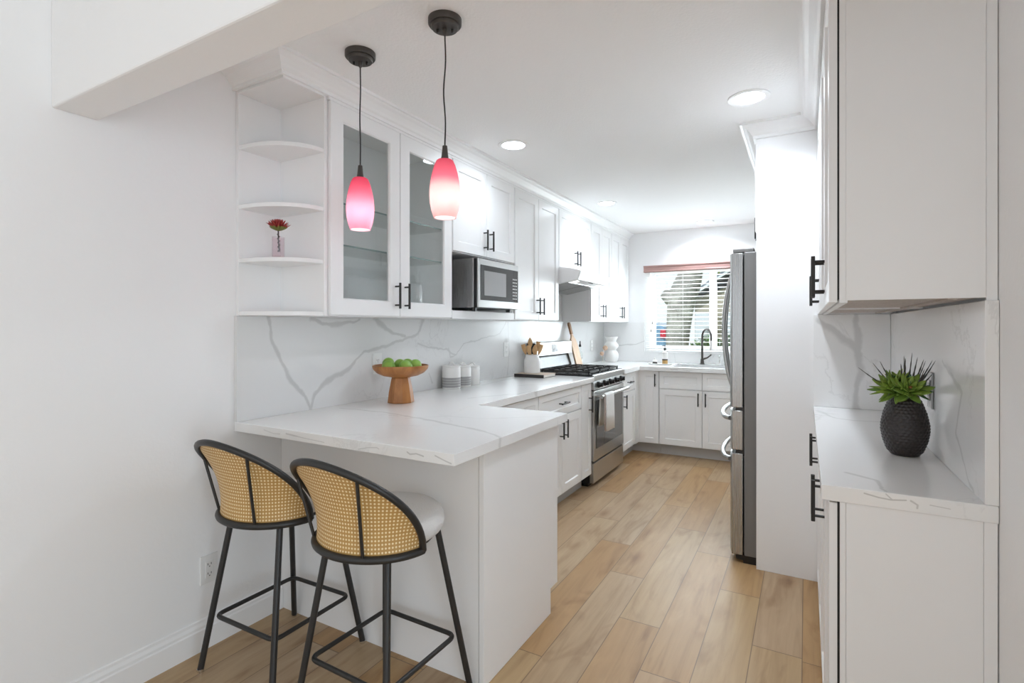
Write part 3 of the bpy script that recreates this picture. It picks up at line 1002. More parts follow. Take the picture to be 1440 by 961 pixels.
for i, (y0, y1, la) in enumerate(((1.600, 2.369, 'near white wall cabinet with two doors over the brown vase'),
                                  (2.3695, 3.137, 'white wall cabinet over the dry bar, against the fridge panel'))):
    t = thing('dry_bar_wall_cabinet', la, 'cabinet', (0.22, (y0 + y1) / 2, 1.39), RG)
    MB().box(0.0765, 0.366, y0, y1, 1.415, UT).build('carcass', M['cab'], t, bevel=0.001, seg=1)
    b = MB().box(0.0765, 0.0945, y0, y1, 1.390, 1.415).box(0.0945, 0.366, y1 - 0.018, y1, 1.393, 1.415)
    if i == 0:
        b.box(0.0945, 0.366, y0, y0 + 0.018, 1.3965, 1.415)
    b.build('bottom_rail', M['cab'], t)
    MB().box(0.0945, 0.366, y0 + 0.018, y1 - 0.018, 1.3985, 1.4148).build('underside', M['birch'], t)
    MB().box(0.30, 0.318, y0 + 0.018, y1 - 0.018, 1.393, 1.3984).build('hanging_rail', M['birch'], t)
    MB().box(0.0722, 0.0764, y0 + 0.004, y1 - 0.001, 1.400, UT - 0.01).build('door_gap', M['gap'], t)
    if i == 0:
        MB().box(0.0765, 0.0900, y0 - 0.0014, y0 - 0.0002, 1.3905, UT).box(0.0908, 0.366, y0 - 0.0014, y0 - 0.0002, 1.3965, UT).build('side_panel', M['cab'], t)
        MB().box(0.367, WR - 0.002, y0 + 0.001, y0 + 0.012, 1.390, UT).build('filler_strip', M['cab'], t)
    ym = (y0 + y1) / 2
    for a, b_, h in ((y0, ym, ym - 0.036), (ym, y1, ym + 0.036)):
        door(t, '-X', XB, a, b_, 1.390, DT, ('v', h, 1.49))
tag(MB().box(0.036, WR - 0.0015, 1.5917, 3.1375, CB, CT).build('worktop', M['qbartop'], bevel=0.0025), 'short quartz counter slab under the brown textured vase', 'worktop')
tag(MB().box(0.3626, WR - 0.001, 1.5925, 3.1265, CT + 0.0005, 1.3895).build('backsplash', M['qbar'], bevel=0.0015), 'quartz backsplash slab on the wall right beside the brown vase', 'backsplash')
tag(MB().box(0.036, 0.3622, 3.127, 3.1385, CT + 0.0005, 1.3895).build('backsplash', M['qend'], bevel=0.001), 'quartz backsplash slab on the fridge panel behind the brown vase', 'backsplash')

# ------------------------------------------------------------------ fridge enclosure
fp = MB().box(-0.226, WR - 0.002, 3.139, 3.157, 0, UT - 0.002)
tag(fp.box(-0.235, -0.226, 3.1385, 3.158, 0, UT - 0.002).build('refrigerator_enclosure', M['cab'], bevel=0.0012), 'tall white panel standing between the dry bar and the fridge', 'panel')
t = thing('fridge_cabinet', 'white bridge cabinet mounted above the steel fridge', 'cabinet', (0, 3.65, 1.84))
MB().box(-0.222, WR - 0.003, 3.1585, 4.12, 1.845, UT).build('carcass', M['cab'], t)
door(t, '-X', -0.2425, 3.16, 3.64, 1.850, DT, ('v', 3.602, 1.945))
door(t, '-X', -0.2425, 3.64, 4.12, 1.850, DT, ('v', 3.678, 1.945))
tag(MB().box(-0.235, WR - 0.002, 4.122, 4.142, 0, UT - 0.002).build('refrigerator_enclosure', M['cab']), 'tall white panel on the far side of the fridge', 'panel')

t = thing('refrigerator', 'stainless french-door fridge with curved bar handles beside the white panel', 'refrigerator', (0.0, 3.63, 0))
FY0, FY1 = 3.176, 4.086
MB().box(-0.300, 0.36, FY0, FY1, 0.045, 1.745).build('body', M['steels'], t, bevel=0.004)
MB().box(-0.305, 0.34, FY0 + 0.01, FY1 - 0.01, 0.0, 0.047).box(-0.345, -0.30, FY0 + 0.02, FY1 - 0.02, 0.012, 0.040).build('base_grille', M['dark'], t)
MB().box(-0.36, -0.25, FY0 + 0.005, FY0 + 0.09, 1.746, 1.766).build('hinge_cover', M['steels'], t, bevel=0.004)
MB().box(-0.36, -0.25, FY1 - 0.09, FY1 - 0.005, 1.746, 1.766).build('hinge_cover', M['steels'], t, bevel=0.004)


def fdoor(name, y0, y1, z0, z1):
    ym, hw = (FY0 + FY1) / 2, (FY1 - FY0) / 2
    poly = [(-0.306, y0), (-0.306, y1)]
    for i in range(17):
        y = y1 + (y0 - y1) * i / 16
        q = abs(y - ym) / hw
        poly.append((-0.388 + 0.014 * q ** 2.2 + 0.010 * max(0, (q - 0.94) / 0.06) ** 2, y))
    return auto(MB().prism(poly, 2, z0, z1).build(name, M['steel'], t, bevel=0.004), 30)


d1 = fdoor('door', FY0, 3.629, 0.872, 1.742)
d2 = fdoor('door', 3.633, FY1, 0.872, 1.742)
w1 = fdoor('drawer', FY0, FY1, 0.634, 0.856)
w2 = fdoor('drawer', FY0, FY1, 0.045, 0.614)
MB().box(-0.345, -0.302, FY0 + 0.006, FY1 - 0.006, 0.60, 0.88).build('gasket', M['dark'], t)
for d, y in ((d1, 3.585), (d2, 3.677)):
    path = []
    for i in range(21):
        s = i / 20
        path.append((-0.386 - 0.072 * math.sin(PI * s) ** 0.55, y, 0.925 + 0.76 * s))
    auto(MB().tube(path, 0.0125, 12).build('handle', M['steelh'], d))
for d, z in ((w1, 0.800), (w2, 0.566)):
    path = []
    for i in range(25):
        s = i / 24
        path.append((-0.380 - 0.076 * math.sin(PI * s) ** 0.5, FY0 + 0.07 + (FY1 - FY0 - 0.14) * s, z))
    auto(MB().tube(path, 0.0135, 12).build('handle', M['steelh'], d))

# ------------------------------------------------------------------ range hood
t = thing('range_hood', 'slim white under-cabinet range hood above the stove', 'range hood', (-1.9, 4.457, 1.65))
HY0, HY1 = 4.080, 4.836
hp = [(WL + 0.022, 1.8365), (-1.82, 1.8365), (-1.74, 1.826), (-1.66, 1.805), (-1.640, 1.797), (-1.668, 1.722), (-1.70, 1.720), (-2.10, 1.645), (WL + 0.022, 1.645)]
MB().prism(hp, 1, HY0, HY1).build('shell', M['trim'], t, bevel=0.002)
MB().prism([(-1.6385, 1.795), (-1.6355, 1.792), (-1.6635, 1.724), (-1.6665, 1.7225)], 1, HY0 + 0.004, HY1 - 0.004).build('front_visor', simple('hood_enamel', (0.88, 0.88, 0.88), 0.25), t)
mb = MB()
for a, b in ((4.11, 4.44), (4.47, 4.80)):
    mb.prism([(-1.76, 1.708), (-1.76, 1.7025), (-2.07, 1.644), (-2.07, 1.650)], 1, a, b)
mb.build('filter', M['steel'], t)
for y in (4.18, 4.73):
    MB().prism([(-1.705, 1.720), (-1.705, 1.7165), (-1.745, 1.709), (-1.745, 1.713)], 1, y - 0.03, y + 0.03).build('lamp', M['led'], t)
mb = MB()
for k in range(4):
    mb.tube([(-1.690, 4.40 + k * 0.03, 1.722), (-1.690, 4.40 + k * 0.03, 1.7165)], 0.006, 8)
mb.build('button', M['gap'], t)

# ------------------------------------------------------------------ gas range
t = thing('gas_range', 'stainless gas range with black grates and five knobs', 'stove', (-1.8, 4.455, 0))
RY0, RY1 = 4.051, 4.855
RX = -1.522
MB().box(-2.11, RX - 0.03, RY0, RY1, 0.03, 0.905).build('body', M['dark'], t, bevel=0.002)
MB().box(-2.11, RX - 0.002, RY0 - 0.0, RY1, 0.906, 0.930).build('cooktop', M['dark'], t, bevel=0.004)
MB().box(RX - 0.03, RX + 0.012, RY0, RY1, 0.878, 0.926).build('front_rim', M['steelh'], t, bevel=0.004)
cp = MB().prism([(RX - 0.03, 0.805), (RX + 0.018, 0.805), (RX + 0.004, 0.877), (RX - 0.03, 0.877)], 1, RY0, RY1).build('control_panel', M['steelh'], t, bevel=0.002)
for k in range(5):
    y = RY0 + 0.10 + k * (RY1 - RY0 - 0.2) / 4
    kb = MB().tube([(RX + 0.008, y, 0.841), (RX + 0.022, y, 0.842), (RX + 0.024, y, 0.842), (RX + 0.046, y, 0.844)], [0.027, 0.026, 0.021, 0.018], 20)
    kb.box(RX + 0.040, RX + 0.052, y - 0.004, y + 0.004, 0.826, 0.862)
    auto(kb.build('knob', M['dark'], cp))
od = MB()
od.box(RX - 0.028, RX + 0.010, RY0 + 0.003, RY1 - 0.003, 0.216, 0.794)
od = od.build('oven_door', M['steelh'], t, bevel=0.004)
MB().box(RX + 0.0104, RX + 0.0125, RY0 + 0.05, RY1 - 0.05, 0.315, 0.715).build('window', M['ovglass'], od)
hd = MB().tube([(RX + 0.066, RY0 + 0.035, 0.752), (RX + 0.066, RY1 - 0.035, 0.752)], 0.0145, 14)
for y in (RY0 + 0.06, RY1 - 0.06):
    hd.tube([(RX + 0.008, y, 0.752), (RX + 0.066, y, 0.752)], 0.011, 10)
auto(hd.build('handle', M['steelh'], od))
MB().box(RX - 0.028, RX + 0.006, RY0 + 0.003, RY1 - 0.003, 0.036, 0.200).build('drawer', M['steelh'], t, bevel=0.004)
MB().box(-2.05, RX - 0.05, RY0 + 0.02, RY1 - 0.02, 0.0, 0.031).build('plinth', M['dark'], t)
bgd = MB().prism([(-2.135, 0.925), (-2.050, 0.925), (-2.045, 0.955), (-2.080, 1.060), (-2.042, 1.066), (-2.050, 1.180), (-2.135, 1.180)], 1, RY0 + 0.01, RY1 - 0.01)
bg = bgd.build('backguard', M['dark'], t)
MB().prism([(-2.041, 1.068), (-2.049, 1.180), (-2.054, 1.186), (-2.132, 1.186), (-2.132, 1.181), (-2.052, 1.1795), (-2.044, 1.068)], 1, RY0 + 0.008, RY1 - 0.008).build('guard_panel', M['steelh'], bg)
MB().prism([(-2.0405, 1.092), (-2.0455, 1.165), (-2.047, 1.165), (-2.042, 1.092)], 1, 4.385, 4.505).build('display', M['dark'], bg)
mb = MB()
for yy in (4.392, 4.415, 4.438):
    for zz in (1.100, 1.115):
        mb.box(-2.0425, -2.0405, yy, yy + 0.014, zz, zz + 0.008)
mb.prism([(-2.0420, 1.125), (-2.0442, 1.158), (-2.0455, 1.158), (-2.0433, 1.125)], 1, 4.395, 4.47)
mb.build('display_print', M['print_'], bg)
for gx0, gx1, gy0, gy1 in ((-2.00, -1.56, RY0 + 0.03, RY0 + 0.27), (-2.00, -1.56, RY0 + 0.282, RY1 - 0.282), (-2.00, -1.56, RY1 - 0.27, RY1 - 0.03)):
    mb = MB()
    w = 0.0065
    z0, z1 = 0.9415, 0.955
    mb.box(gx0, gx1, gy0, gy0 + 2 * w, z0, z1).box(gx0, gx1, gy1 - 2 * w, gy1, z0, z1)
    mb.box(gx0, gx0 + 2 * w, gy0, gy1, z0, z1).box(gx1 - 2 * w, gx1, gy0, gy1, z0, z1)
    xm, ym = (gx0 + gx1) / 2, (gy0 + gy1) / 2
    mb.box(xm - w, xm + w, gy0, gy1, z0, z1)
    for cx in ((gx0 + xm) / 2, (gx1 + xm) / 2):
        mb.box(cx - w, cx + w, gy0, ym - 0.025, z0, z1).box(cx - w, cx + w, ym + 0.025, gy1, z0, z1)
        mb.box(cx - 0.10, cx - 0.025, ym - w, ym + w, z0, z1).box(cx + 0.025, cx + 0.10, ym - w, ym + w, z0, z1)
    for x in (gx0 + w, gx1 - w):
        for y in (gy0 + w, gy1 - w):
            mb.box(x - w, x + w, y - w, y + w, 0.9302, z0)
    mb.build('grate', M['black'], t)
    for cx in ((gx0 + xm) / 2, (gx1 + xm) / 2):
        auto(MB().lathe([(0.045, 0), (0.045, 0.006), (0.03, 0.007), (0.03, 0.012), (0.0, 0.013)], (cx, ym, 0.9301), 20, cap1=False).build('burner', M['steels'], t))

# towel over the oven handle
ht = RX + 0.066
front, prof = 0.46, []
for (x, z) in [(ht - 0.034, 0.50), (ht - 0.031, 0.60), (ht - 0.0225, 0.72), (ht - 0.0195, 0.752), (ht - 0.013, 0.768), (ht, 0.7735), (ht + 0.013, 0.768), (ht + 0.0195, 0.752), (ht + 0.021, 0.72), (ht + 0.023, 0.60), (ht + 0.025, 0.46)]:
    prof.append((x, z))
rows = []
for j in range(13):
    y = 4.128 + 0.205 * j / 12
    rows.append([(x + 0.004 * math.sin(j * 1.3 + z * 9) * (0.78 - z) * (1 if x > ht else -0.5) * 2, y + (0.012 * (0.75 - z) if j < 6 else -0.010 * (0.75 - z)) + (-0.028 if x < ht - 0.01 else 0.0), z) for x, z in prof])
t = thing('dish_towel', 'white dish towel hung over the oven door handle', 'towel', (ht, 4.23, 0.46))
MB().grid(rows).build('cloth', M['towel'], t, smooth=True, solid=0.004)
rows2 = []
for j in range(7):
    y = 4.108 + 0.028 * j / 6
    rows2.append([(x + (0.0045 if x > ht else 0.001) - 0.012 * (x > ht), y, z if z > 0.5 else z + 0.004) for x, z in prof[7:]])
MB().grid(rows2).build('folded_edge', M['towel2'], t, smooth=True, solid=0.003)

# ------------------------------------------------------------------ microwave
t = thing('microwave', 'stainless countertop microwave standing in the open niche under short cabinet', 'microwave', (-1.92, 2.92, 1.425))
MX, MY0, MY1, MZ0, MZ1 = -1.738, 2.665, 3.172, 1.447, 1.748
MB().box(-2.12, MX - 0.034, MY0, MY1, MZ0, MZ1).build('case', M['steel'], t, bevel=0.004)
MB().box(MX - 0.0345, MX - 0.012, MY0 + 0.002, MY1 - 0.002, MZ0 - 0.002, MZ1 - 0.001).build('front_frame', M['dark'], t)
dr = MB().box(MX - 0.0118, MX, MY0 + 0.001, MY1 - 0.001, MZ0 - 0.001, MZ1)
dr = dr.build('door', M['steelh'], t, bevel=0.003)
MB().box(MX + 0.0002, MX + 0.002, MY0 + 0.026, MY1 - 0.006, MZ0 + 0.045, MZ1 - 0.038).build('glass_front', M['glassd'], dr)
MB().box(MX + 0.0021, MX + 0.003, MY0 + 0.066, MY0 + 0.335, MZ0 + 0.075, MZ1 - 0.072).build('window', M['screen'], dr)
mb = MB()
for r in range(7):
    for c in range(3):
        mb.box(MX + 0.0021, MX + 0.0027, MY1 - 0.080 + c * 0.022, MY1 - 0.068 + c * 0.022, MZ0 + 0.065 + r * 0.022, MZ0 + 0.073 + r * 0.022)
mb.build('keypad', M['print_'], dr)
mb = MB()
for x in (-2.08, MX - 0.06):
    for y in (MY0 + 0.04, MY1 - 0.04):
        mb = MB().lathe([(0.014, 0), (0.016, MZ0 - 1.4255)], (x, y, 1.4252), 12)
        mb.build('foot', M['dark'], t)
MB().box(-2.09, MX - 0.05, MY0 + 0.02, MY1 - 0.02, MZ0 - 0.006, MZ0 - 0.0005).build('base_plate', M['dark'], t)

# ------------------------------------------------------------------ window, blind
t = thing('window_1', 'white framed sliding window over the sink', 'window', ((WX0 + WX1) / 2, YB + 0.08, WZ0))
t['kind'] = 'structure'
fy0, fy1 = YB + 0.06, YB + 0.11
f_ = 0.045
mb = MB().box(WX0, WX0 + f_, fy0, fy1, WZ0, WZ1).box(WX1 - f_, WX1, fy0, fy1, WZ0, WZ1)
mb.box(WX0 + f_, WX1 - f_, fy0, fy1, WZ0, WZ0 + f_).box(WX0 + f_, WX1 - f_, fy0, fy1, WZ1 - f_, WZ1)
mb.box(-0.935, -0.865, fy0 - 0.01, fy1, WZ0 + f_, WZ1 - f_)
mb.build('window_frame', M['trim'], t, bevel=0.002)
MB().box(WX0 + f_, -0.935, fy0 + 0.02, fy0 + 0.026, WZ0 + f_, WZ1 - f_).build('window_pane', M['glass'], t)
MB().box(-0.865, WX1 - f_, fy0 + 0.02, fy0 + 0.026, WZ0 + f_, WZ1 - f_).build('window_pane', M['glass'], t)
MB().box(WX0 - 0.03, WX1 + 0.03, YB - 0.045, YB + 0.06, WZ0 - 0.028, WZ0 - 0.0005).build('window_sill', M['trim'], t, bevel=0.003)

t = thing('window_blind', 'white slatted blind with mauve wood valance over the sink window', 'blind', (-0.95, YB - 0.05, WZ0))
BX0, BX1 = -1.618, -0.255
vp = [(YB - 0.002, 1.955), (YB - 0.075, 1.955), (YB - 0.080, 1.962), (YB - 0.074, 1.975), (YB - 0.074, 2.008), (YB - 0.082, 2.018), (YB - 0.082, 2.030), (YB - 0.002, 2.030)]
MB().prism(vp, 0, BX0 - 0.022, BX1 + 0.02).build('valance', M['valance'], t)
mb = MB()
NS = 19
for k in range(NS):
    z = 1.108 + k * (1.945 - 1.108) / (NS - 1)
    mb.prism([(YB - 0.060, z), (YB - 0.039, z + 0.0022), (YB - 0.018, z), (YB - 0.018, z - 0.0015), (YB - 0.039, z + 0.0006), (YB - 0.060, z - 0.0015)], 0, BX0, BX1)
mb.build('slats', M['blind'], t)
MB().box(BX0, BX1, YB - 0.064, YB - 0.014, 1.066, 1.084).build('bottom_rail', M['blind'], t, bevel=0.003)
for x in (-1.50, -1.20, -0.70, -0.40):
    MB().tube([(x, YB - 0.066, 1.07), (x, YB - 0.066, 1.955)], 0.0012, 5).build('ladder_cord', M['blind'], t)
for x, z in ((-1.540, 1.36), (-1.555, 1.27)):
    mb = MB().tube([(x, YB - 0.072, z), (x, YB - 0.072, 1.955)], 0.0012, 5)
    c_ = mb.build('pull_cord', M['blind'], t)
    auto(MB().lathe([(0.003, 0.03), (0.007, 0.0), (0.006, -0.006)], (x, YB - 0.072, z), 10).build('tassel', M['bronze'], c_))

# ------------------------------------------------------------------ recessed lights
CL = ['recessed ceiling light above the microwave, just beyond the pendant lamps', 'recessed ceiling light above the stove', 'recessed ceiling light above the sink', 'recessed ceiling light just before the fridge panel']
lx = [(-1.544, 2.758), (-1.549, 4.471), (-0.924, 5.766), (-0.238, 2.740)]
rl = None
for (x, y), la in zip(lx, CL):
    if rl is None:
        rl = thing('recessed_light', la, 'ceiling light', (x, y, ZC), 'recessed ceiling lights')
        auto(MB().lathe([(0.094, 0.0), (0.094, -0.004), (0.086, -0.007), (0.070, -0.005), (0.068, -0.001)], (x, y, ZC), 40, cap0=False, cap1=False).build('trim_ring', M['trim'], rl))
        MB().lathe([(0.068, -0.0015), (0.001, -0.0015)], (x, y, ZC), 40, cap0=False).build('lens', M['lens'], rl)
        o = rl
    else:
        o = copy_tree(rl)
        o.location = (x, y, ZC)
        o['label'] = la
    dl = bpy.data.lights.new('downlight_beam', 'AREA')
    dl.shape = 'DISK'
    dl.size = 0.13
    dl.energy = DOWN[lx.index((x, y))]
    dl.spread = math.radians(140)
    dl.color = (0.83, 0.91, 1.0)
    do = bpy.data.objects.new('downlight_beam', dl)
    C.objects.link(do)
    do.location = (0, 0, -0.004)
    do.parent = o

# ------------------------------------------------------------------ pendants
PG = 'pendant lamps over the peninsula'


def pendant(x, y, ztop, mat, label, wob):
    t = thing('pendant_lamp', label, 'pendant lamp', (x, y, ZC), PG)
    cn = auto(MB().lathe([(0.060, 0.0), (0.060, -0.018), (0.057, -0.022), (0.050, -0.022), (0.049, -0.030), (0.046, -0.034), (0.0, -0.036)], (x, y, ZC), 40, cap1=False).build('canopy', M['bronze'], t))
    for s in (-1, 1):
        a = TH
        px, py = x + s * 0.026 * math.cos(a), y + s * 0.026 * math.sin(a)
        auto(MB().lathe([(0.0045, -0.036), (0.0045, -0.046), (0.002, -0.048)], (px, py, ZC), 10).build('screw', M['black'], cn))
    auto(MB().lathe([(0.009, -0.035), (0.007, -0.055), (0.003, -0.06)], (x, y, ZC), 14).build('cord_grip', M['bronze'], t))
    zt = ztop + 0.050
    path = []
    for i in range(21):
        s = i / 20
        w = wob * math.sin(s * 9) * math.sin(PI * s)
        path.append((x + w, y + w * 0.5, ZC - 0.05 + (zt - ZC + 0.05) * s))
    auto(MB().tube(path, 0.0027, 8).build('cord', M['black'], t), 80)
    auto(MB().lathe([(0.005, 0.052), (0.0085, 0.050), (0.012, 0.015), (0.0145, 0.0), (0.024, -0.001), (0.026, -0.006)], (x, y, ztop), 24).build('socket_cap', M['bronze'], t))
    H = 0.208
    pr = [(0.0245, 0.0), (0.030, -0.004), (0.0375, -0.020), (0.0455, -0.048), (0.0515, -0.078), (0.0548, -0.108), (0.0550, -0.130), (0.0530, -0.155), (0.0480, -0.182), (0.0420, -0.200), (0.0400, -H)]
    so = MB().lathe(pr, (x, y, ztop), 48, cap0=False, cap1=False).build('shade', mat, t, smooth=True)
    MB().lathe([(r - 0.003, z) for r, z in pr], (x, y, ztop), 48, cap0=False, cap1=False).build('inner_glass', M['opal'], so, smooth=True)
    MB().ball((x, y, ztop - 0.135), 0.024, 16, 12, (1, 1, 1.25)).build('bulb', M['bulb'], t, smooth=True)
    return t


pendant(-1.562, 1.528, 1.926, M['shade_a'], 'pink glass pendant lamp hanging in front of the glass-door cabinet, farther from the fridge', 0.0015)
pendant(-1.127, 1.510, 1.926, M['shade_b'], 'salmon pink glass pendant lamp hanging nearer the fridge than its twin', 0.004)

# ------------------------------------------------------------------ bar stools
stool = thing('bar_stool', 'cane-backed black bar stool with cream seat standing nearest the left wall', 'stool', (0, 0, 0), 'cane-backed bar stools at the peninsula')
R0, EL, ZB, HT, FL, AM = 0.217, 0.90, 0.612, 0.308, 0.085, 1.47


def g_(phi):
    return max(0.0, 1 - abs(phi / AM) ** 1.80) ** 0.80


def bk(phi, t, z, k=0.0):
    r = R0 + FL * t + k
    return (r * math.sin(phi), -r * EL * math.cos(phi), z)


N = 48
phis = [-AM + 2 * AM * i / N for i in range(N + 1)]
top = [bk(p, g_(p), ZB + HT * g_(p)) for p in phis]
rim = [bk(p, 0, ZB) for p in phis]
auto(MB().tube(top, 0.0115, 12).build('top_rail', M['black'], stool), 60)
auto(MB().tube(rim, 0.0125, 12).build('seat_rim', M['black'], stool), 60)
for p in (-0.84, 0.51):
    auto(MB().tube([bk(p, 0, ZB, 0.002), bk(p, g_(p), ZB + HT * g_(p), 0.002)], 0.0055, 8).build('back_bar', M['black'], stool), 60)
rows, uvs = [], []
NV = 14
arc = 0
for i, p in enumerate(phis):
    r_, c_, uvr = [], [], []
    if i:
        arc += (Vector(rim[i]) - Vector(rim[i - 1])).length * 1.15
    for j in range(NV + 1):
        s = j / NV
        a, b = Vector(rim[i]), Vector(top[i])
        q = a.lerp(b, s)
        pull = 0.030 * 4 * s * (1 - s) * g_(p) ** 0.7 + 0.004
        d = Vector((q.x, q.y, 0)).normalized()
        q = q - d * pull
        r_.append(tuple(q))
        uvs.append((arc, HT * g_(p) * s))
    rows.append(r_)
MB().grid(rows).build('cane_back', M['cane'], stool, smooth=True, solid=0.0018, uv=uvs)
# seat: round cushion reaching forward of the rim
prof = []
cs = []
for i in range(15):
    a = -PI / 2 + PI * i / 14
    cs.append((0.205 - 0.042 + 0.042 * math.cos(a) ** 0.8 if math.cos(a) > 1e-6 else 0.205 - 0.042, 0.042 * math.sin(a)))
pf = [(0.02, cs[0][1])] + cs + [(0.11, 0.046), (0.03, 0.048)]
k = MB().lathe(pf, (0, 0, 0), 40)
for i in range(len(k.v)):
    x, y, z = k.v[i]
    k.v[i] = (x * 1.02, y * 1.0 + 0.032, z + 0.655)
k.build('seat_cushion', M['boucle'], stool, smooth=True)
auto(MB().lathe([(0.17, 0.597), (0.175, 0.6), (0.175, 0.615)], (0, 0.025, 0), 32).build('seat_plate', M['black'], stool))
LT = {(-1, -1): ((-0.14, -0.085), (-0.207, -0.180)), (1, -1): ((0.14, -0.085), (0.207, -0.180)), (-1, 1): ((-0.125, 0.165), (-0.210, 0.252)), (1, 1): ((0.125, 0.165), (0.210, 0.252))}
LT[(1, -1)] = ((0.12, -0.078), (0.212, -0.185))
LT[(-1, -1)] = ((-0.15, -0.082), (-0.207, -0.180))
for kx, (tp, ft) in LT.items():
    lg = auto(MB().tube([(*ft, 0.006), (*tp, 0.606)], 0.0115, 12).build('leg', M['black'], stool), 60)
    auto(MB().lathe([(0.011, 0.0), (0.0125, 0.004), (0.012, 0.012)], (*ft, 0.0), 12).build('foot_pad', M['chrome'], lg))
fz = 0.205
cor = []
for kx in ((-1, -1), (1, -1), (1, 1), (-1, 1)):
    tp, ft = LT[kx]
    s = fz / 0.606
    cor.append((ft[0] + (tp[0] - ft[0]) * s - 0.012 * kx[0], ft[1] + (tp[1] - ft[1]) * s - 0.008 * kx[1]))
path = []
for i in range(4):
    p0, p1, p2 = Vector(cor[i - 1]), Vector(cor[i]), Vector(cor[(i + 1) % 4])
    a = p1 + (p0 - p1).normalized() * 0.035
    b = p1 + (p2 - p1).normalized() * 0.035
    for q in range(7):
        s = q / 6
        w = a * (1 - s) ** 2 + p1 * 2 * s * (1 - s) + b * s * s
        path.append((w.x, w.y, fz))
auto(MB().tube(path, 0.0085, 10, closed=True).build('footrest', M['black'], stool), 60)
stool.location = (-1.8255, 1.3422, 0)
stool.rotation_euler = (0, 0, 0.02)
st2 = copy_tree(stool)
st2.location = (-1.2828, 1.3376, 0)
st2.rotation_euler = (0, 0, -0.017)
st2['label'] = 'cane-backed black bar stool with cream seat near the peninsula open end'


# ------------------------------------------------------------------ outlets
def outlet(x, y, z, face, label, mat='plate', h=0.118, w=0.072, flat=False):
    P = facing(face, x if 'X' in face else y)
    u = y if 'X' in face else x

    def bx(mb, u0, u1, z0, z1, d0, d1):
        a, b = P(u0, z0, d0), P(u1, z1, d1)
        mb.box(*sorted((a[0], b[0])), *sorted((a[1], b[1])), *sorted((a[2], b[2])))
        return mb
    t = thing('wall_outlet', label, 'outlet', P(u, z, 0), 'wall outlets')
    bx(MB(), u - w / 2, u + w / 2, z - h / 2, z + h / 2, 0.0005, 0.006).build('plate', M[mat], t, bevel=0.002)
    sk = bx(MB(), u - 0.017, u + 0.017, z - 0.034, z + 0.034, 0.0062, 0.0085).build('socket', M[mat], t, bevel=0.001)
    mb = MB()
    for zz in (z - 0.019, z + 0.019):
        bx(mb, u - 0.008, u - 0.0055, zz - 0.002, zz + 0.006, 0.0086, 0.0090)
        bx(mb, u + 0.0055, u + 0.008, zz - 0.002, zz + 0.006, 0.0086, 0.0090)
        bx(mb, u - 0.002, u + 0.002, zz - 0.010, zz - 0.006, 0.0086, 0.0090)
    mb.build('slots', M['slot'], sk)
    return t


outlet(WL, 1.269, 0.322, '+X', 'white duplex outlet low on the wall behind the first stool')
outlet(SPL, 2.225, 1.115, '+X', 'white outlet on the backsplash behind the fruit bowl')
outlet(SPL, 3.700, 1.140, '+X', 'white outlet on the backsplash left of the utensil crock')
outlet(SPL, 5.660, 1.110, '+X', 'white outlet on the backsplash between the stove and the white vase')
outlet(0.3626, 2.180, 1.118, '-X', 'steel plated outlet on the backsplash behind the succulent', mat='steel')

# ------------------------------------------------------------------ fruit bowl and limes
bx_, by_ = -1.93, 2.185
t = thing('fruit_bowl', 'reddish wooden pedestal bowl holding limes on the peninsula counter', 'bowl', (bx_, by_, CT))
st = MB().lathe([(0.073, 0.0), (0.073, 0.006), (0.066, 0.060), (0.056, 0.110), (0.050, 0.138)], (bx_, by_, CT + 0.0005), 9)
st.build('pedestal', M['bowl'], t, bevel=0.004)
bw = [(0.02, 0.1385), (0.055, 0.139), (0.095, 0.147), (0.128, 0.163), (0.146, 0.182), (0.151, 0.196), (0.151, 0.202), (0.147, 0.204), (0.143, 0.198), (0.136, 0.185), (0.118, 0.170), (0.09, 0.160), (0.05, 0.156), (0.001, 0.156)]
auto(MB().lathe(bw, (bx_, by_, CT), 48, cap1=False).build('bowl', M['bowl'], t))
lim = tag(MB().ball((0, 0, 0), 0.034, 20, 14, (1.08, 1, 1)).ball((0.037, 0, 0), 0.006, 10, 6).build('lime', M['lime'], smooth=True), 'bright green lime at the front of the wooden bowl, facing the stools', 'fruit', 'limes in the wooden bowl')
LS = [((-0.016, -0.078, 0.199), 'green lime at the stool side of the wooden bowl heap'), ((0.062, -0.030, 0.199), 'green lime in the middle front of the wooden bowl'),
      ((0.060, 0.052, 0.199), 'green lime on the stove side of the wooden bowl'), ((-0.078, -0.012, 0.206), 'green lime at the wall side of the wooden bowl'),
      ((-0.008, 0.006, 0.200), 'green lime in the centre of the wooden bowl, ringed by the others'), ((-0.02, 0.080, 0.199), 'shaded green lime at the back stove side of the wooden bowl')]
for i, ((x, y, z), la) in enumerate(LS):
    o = lim if i == 0 else lim.copy()
    if i:
        C.objects.link(o)
    o.location = (bx_ + x, by_ + y, CT + z)
    o.rotation_euler = (0.3 * i, 0.5 * i, 1.1 * i)
    o['label'] = la

# ------------------------------------------------------------------ canisters
CG = 'white lidded ceramic canisters'


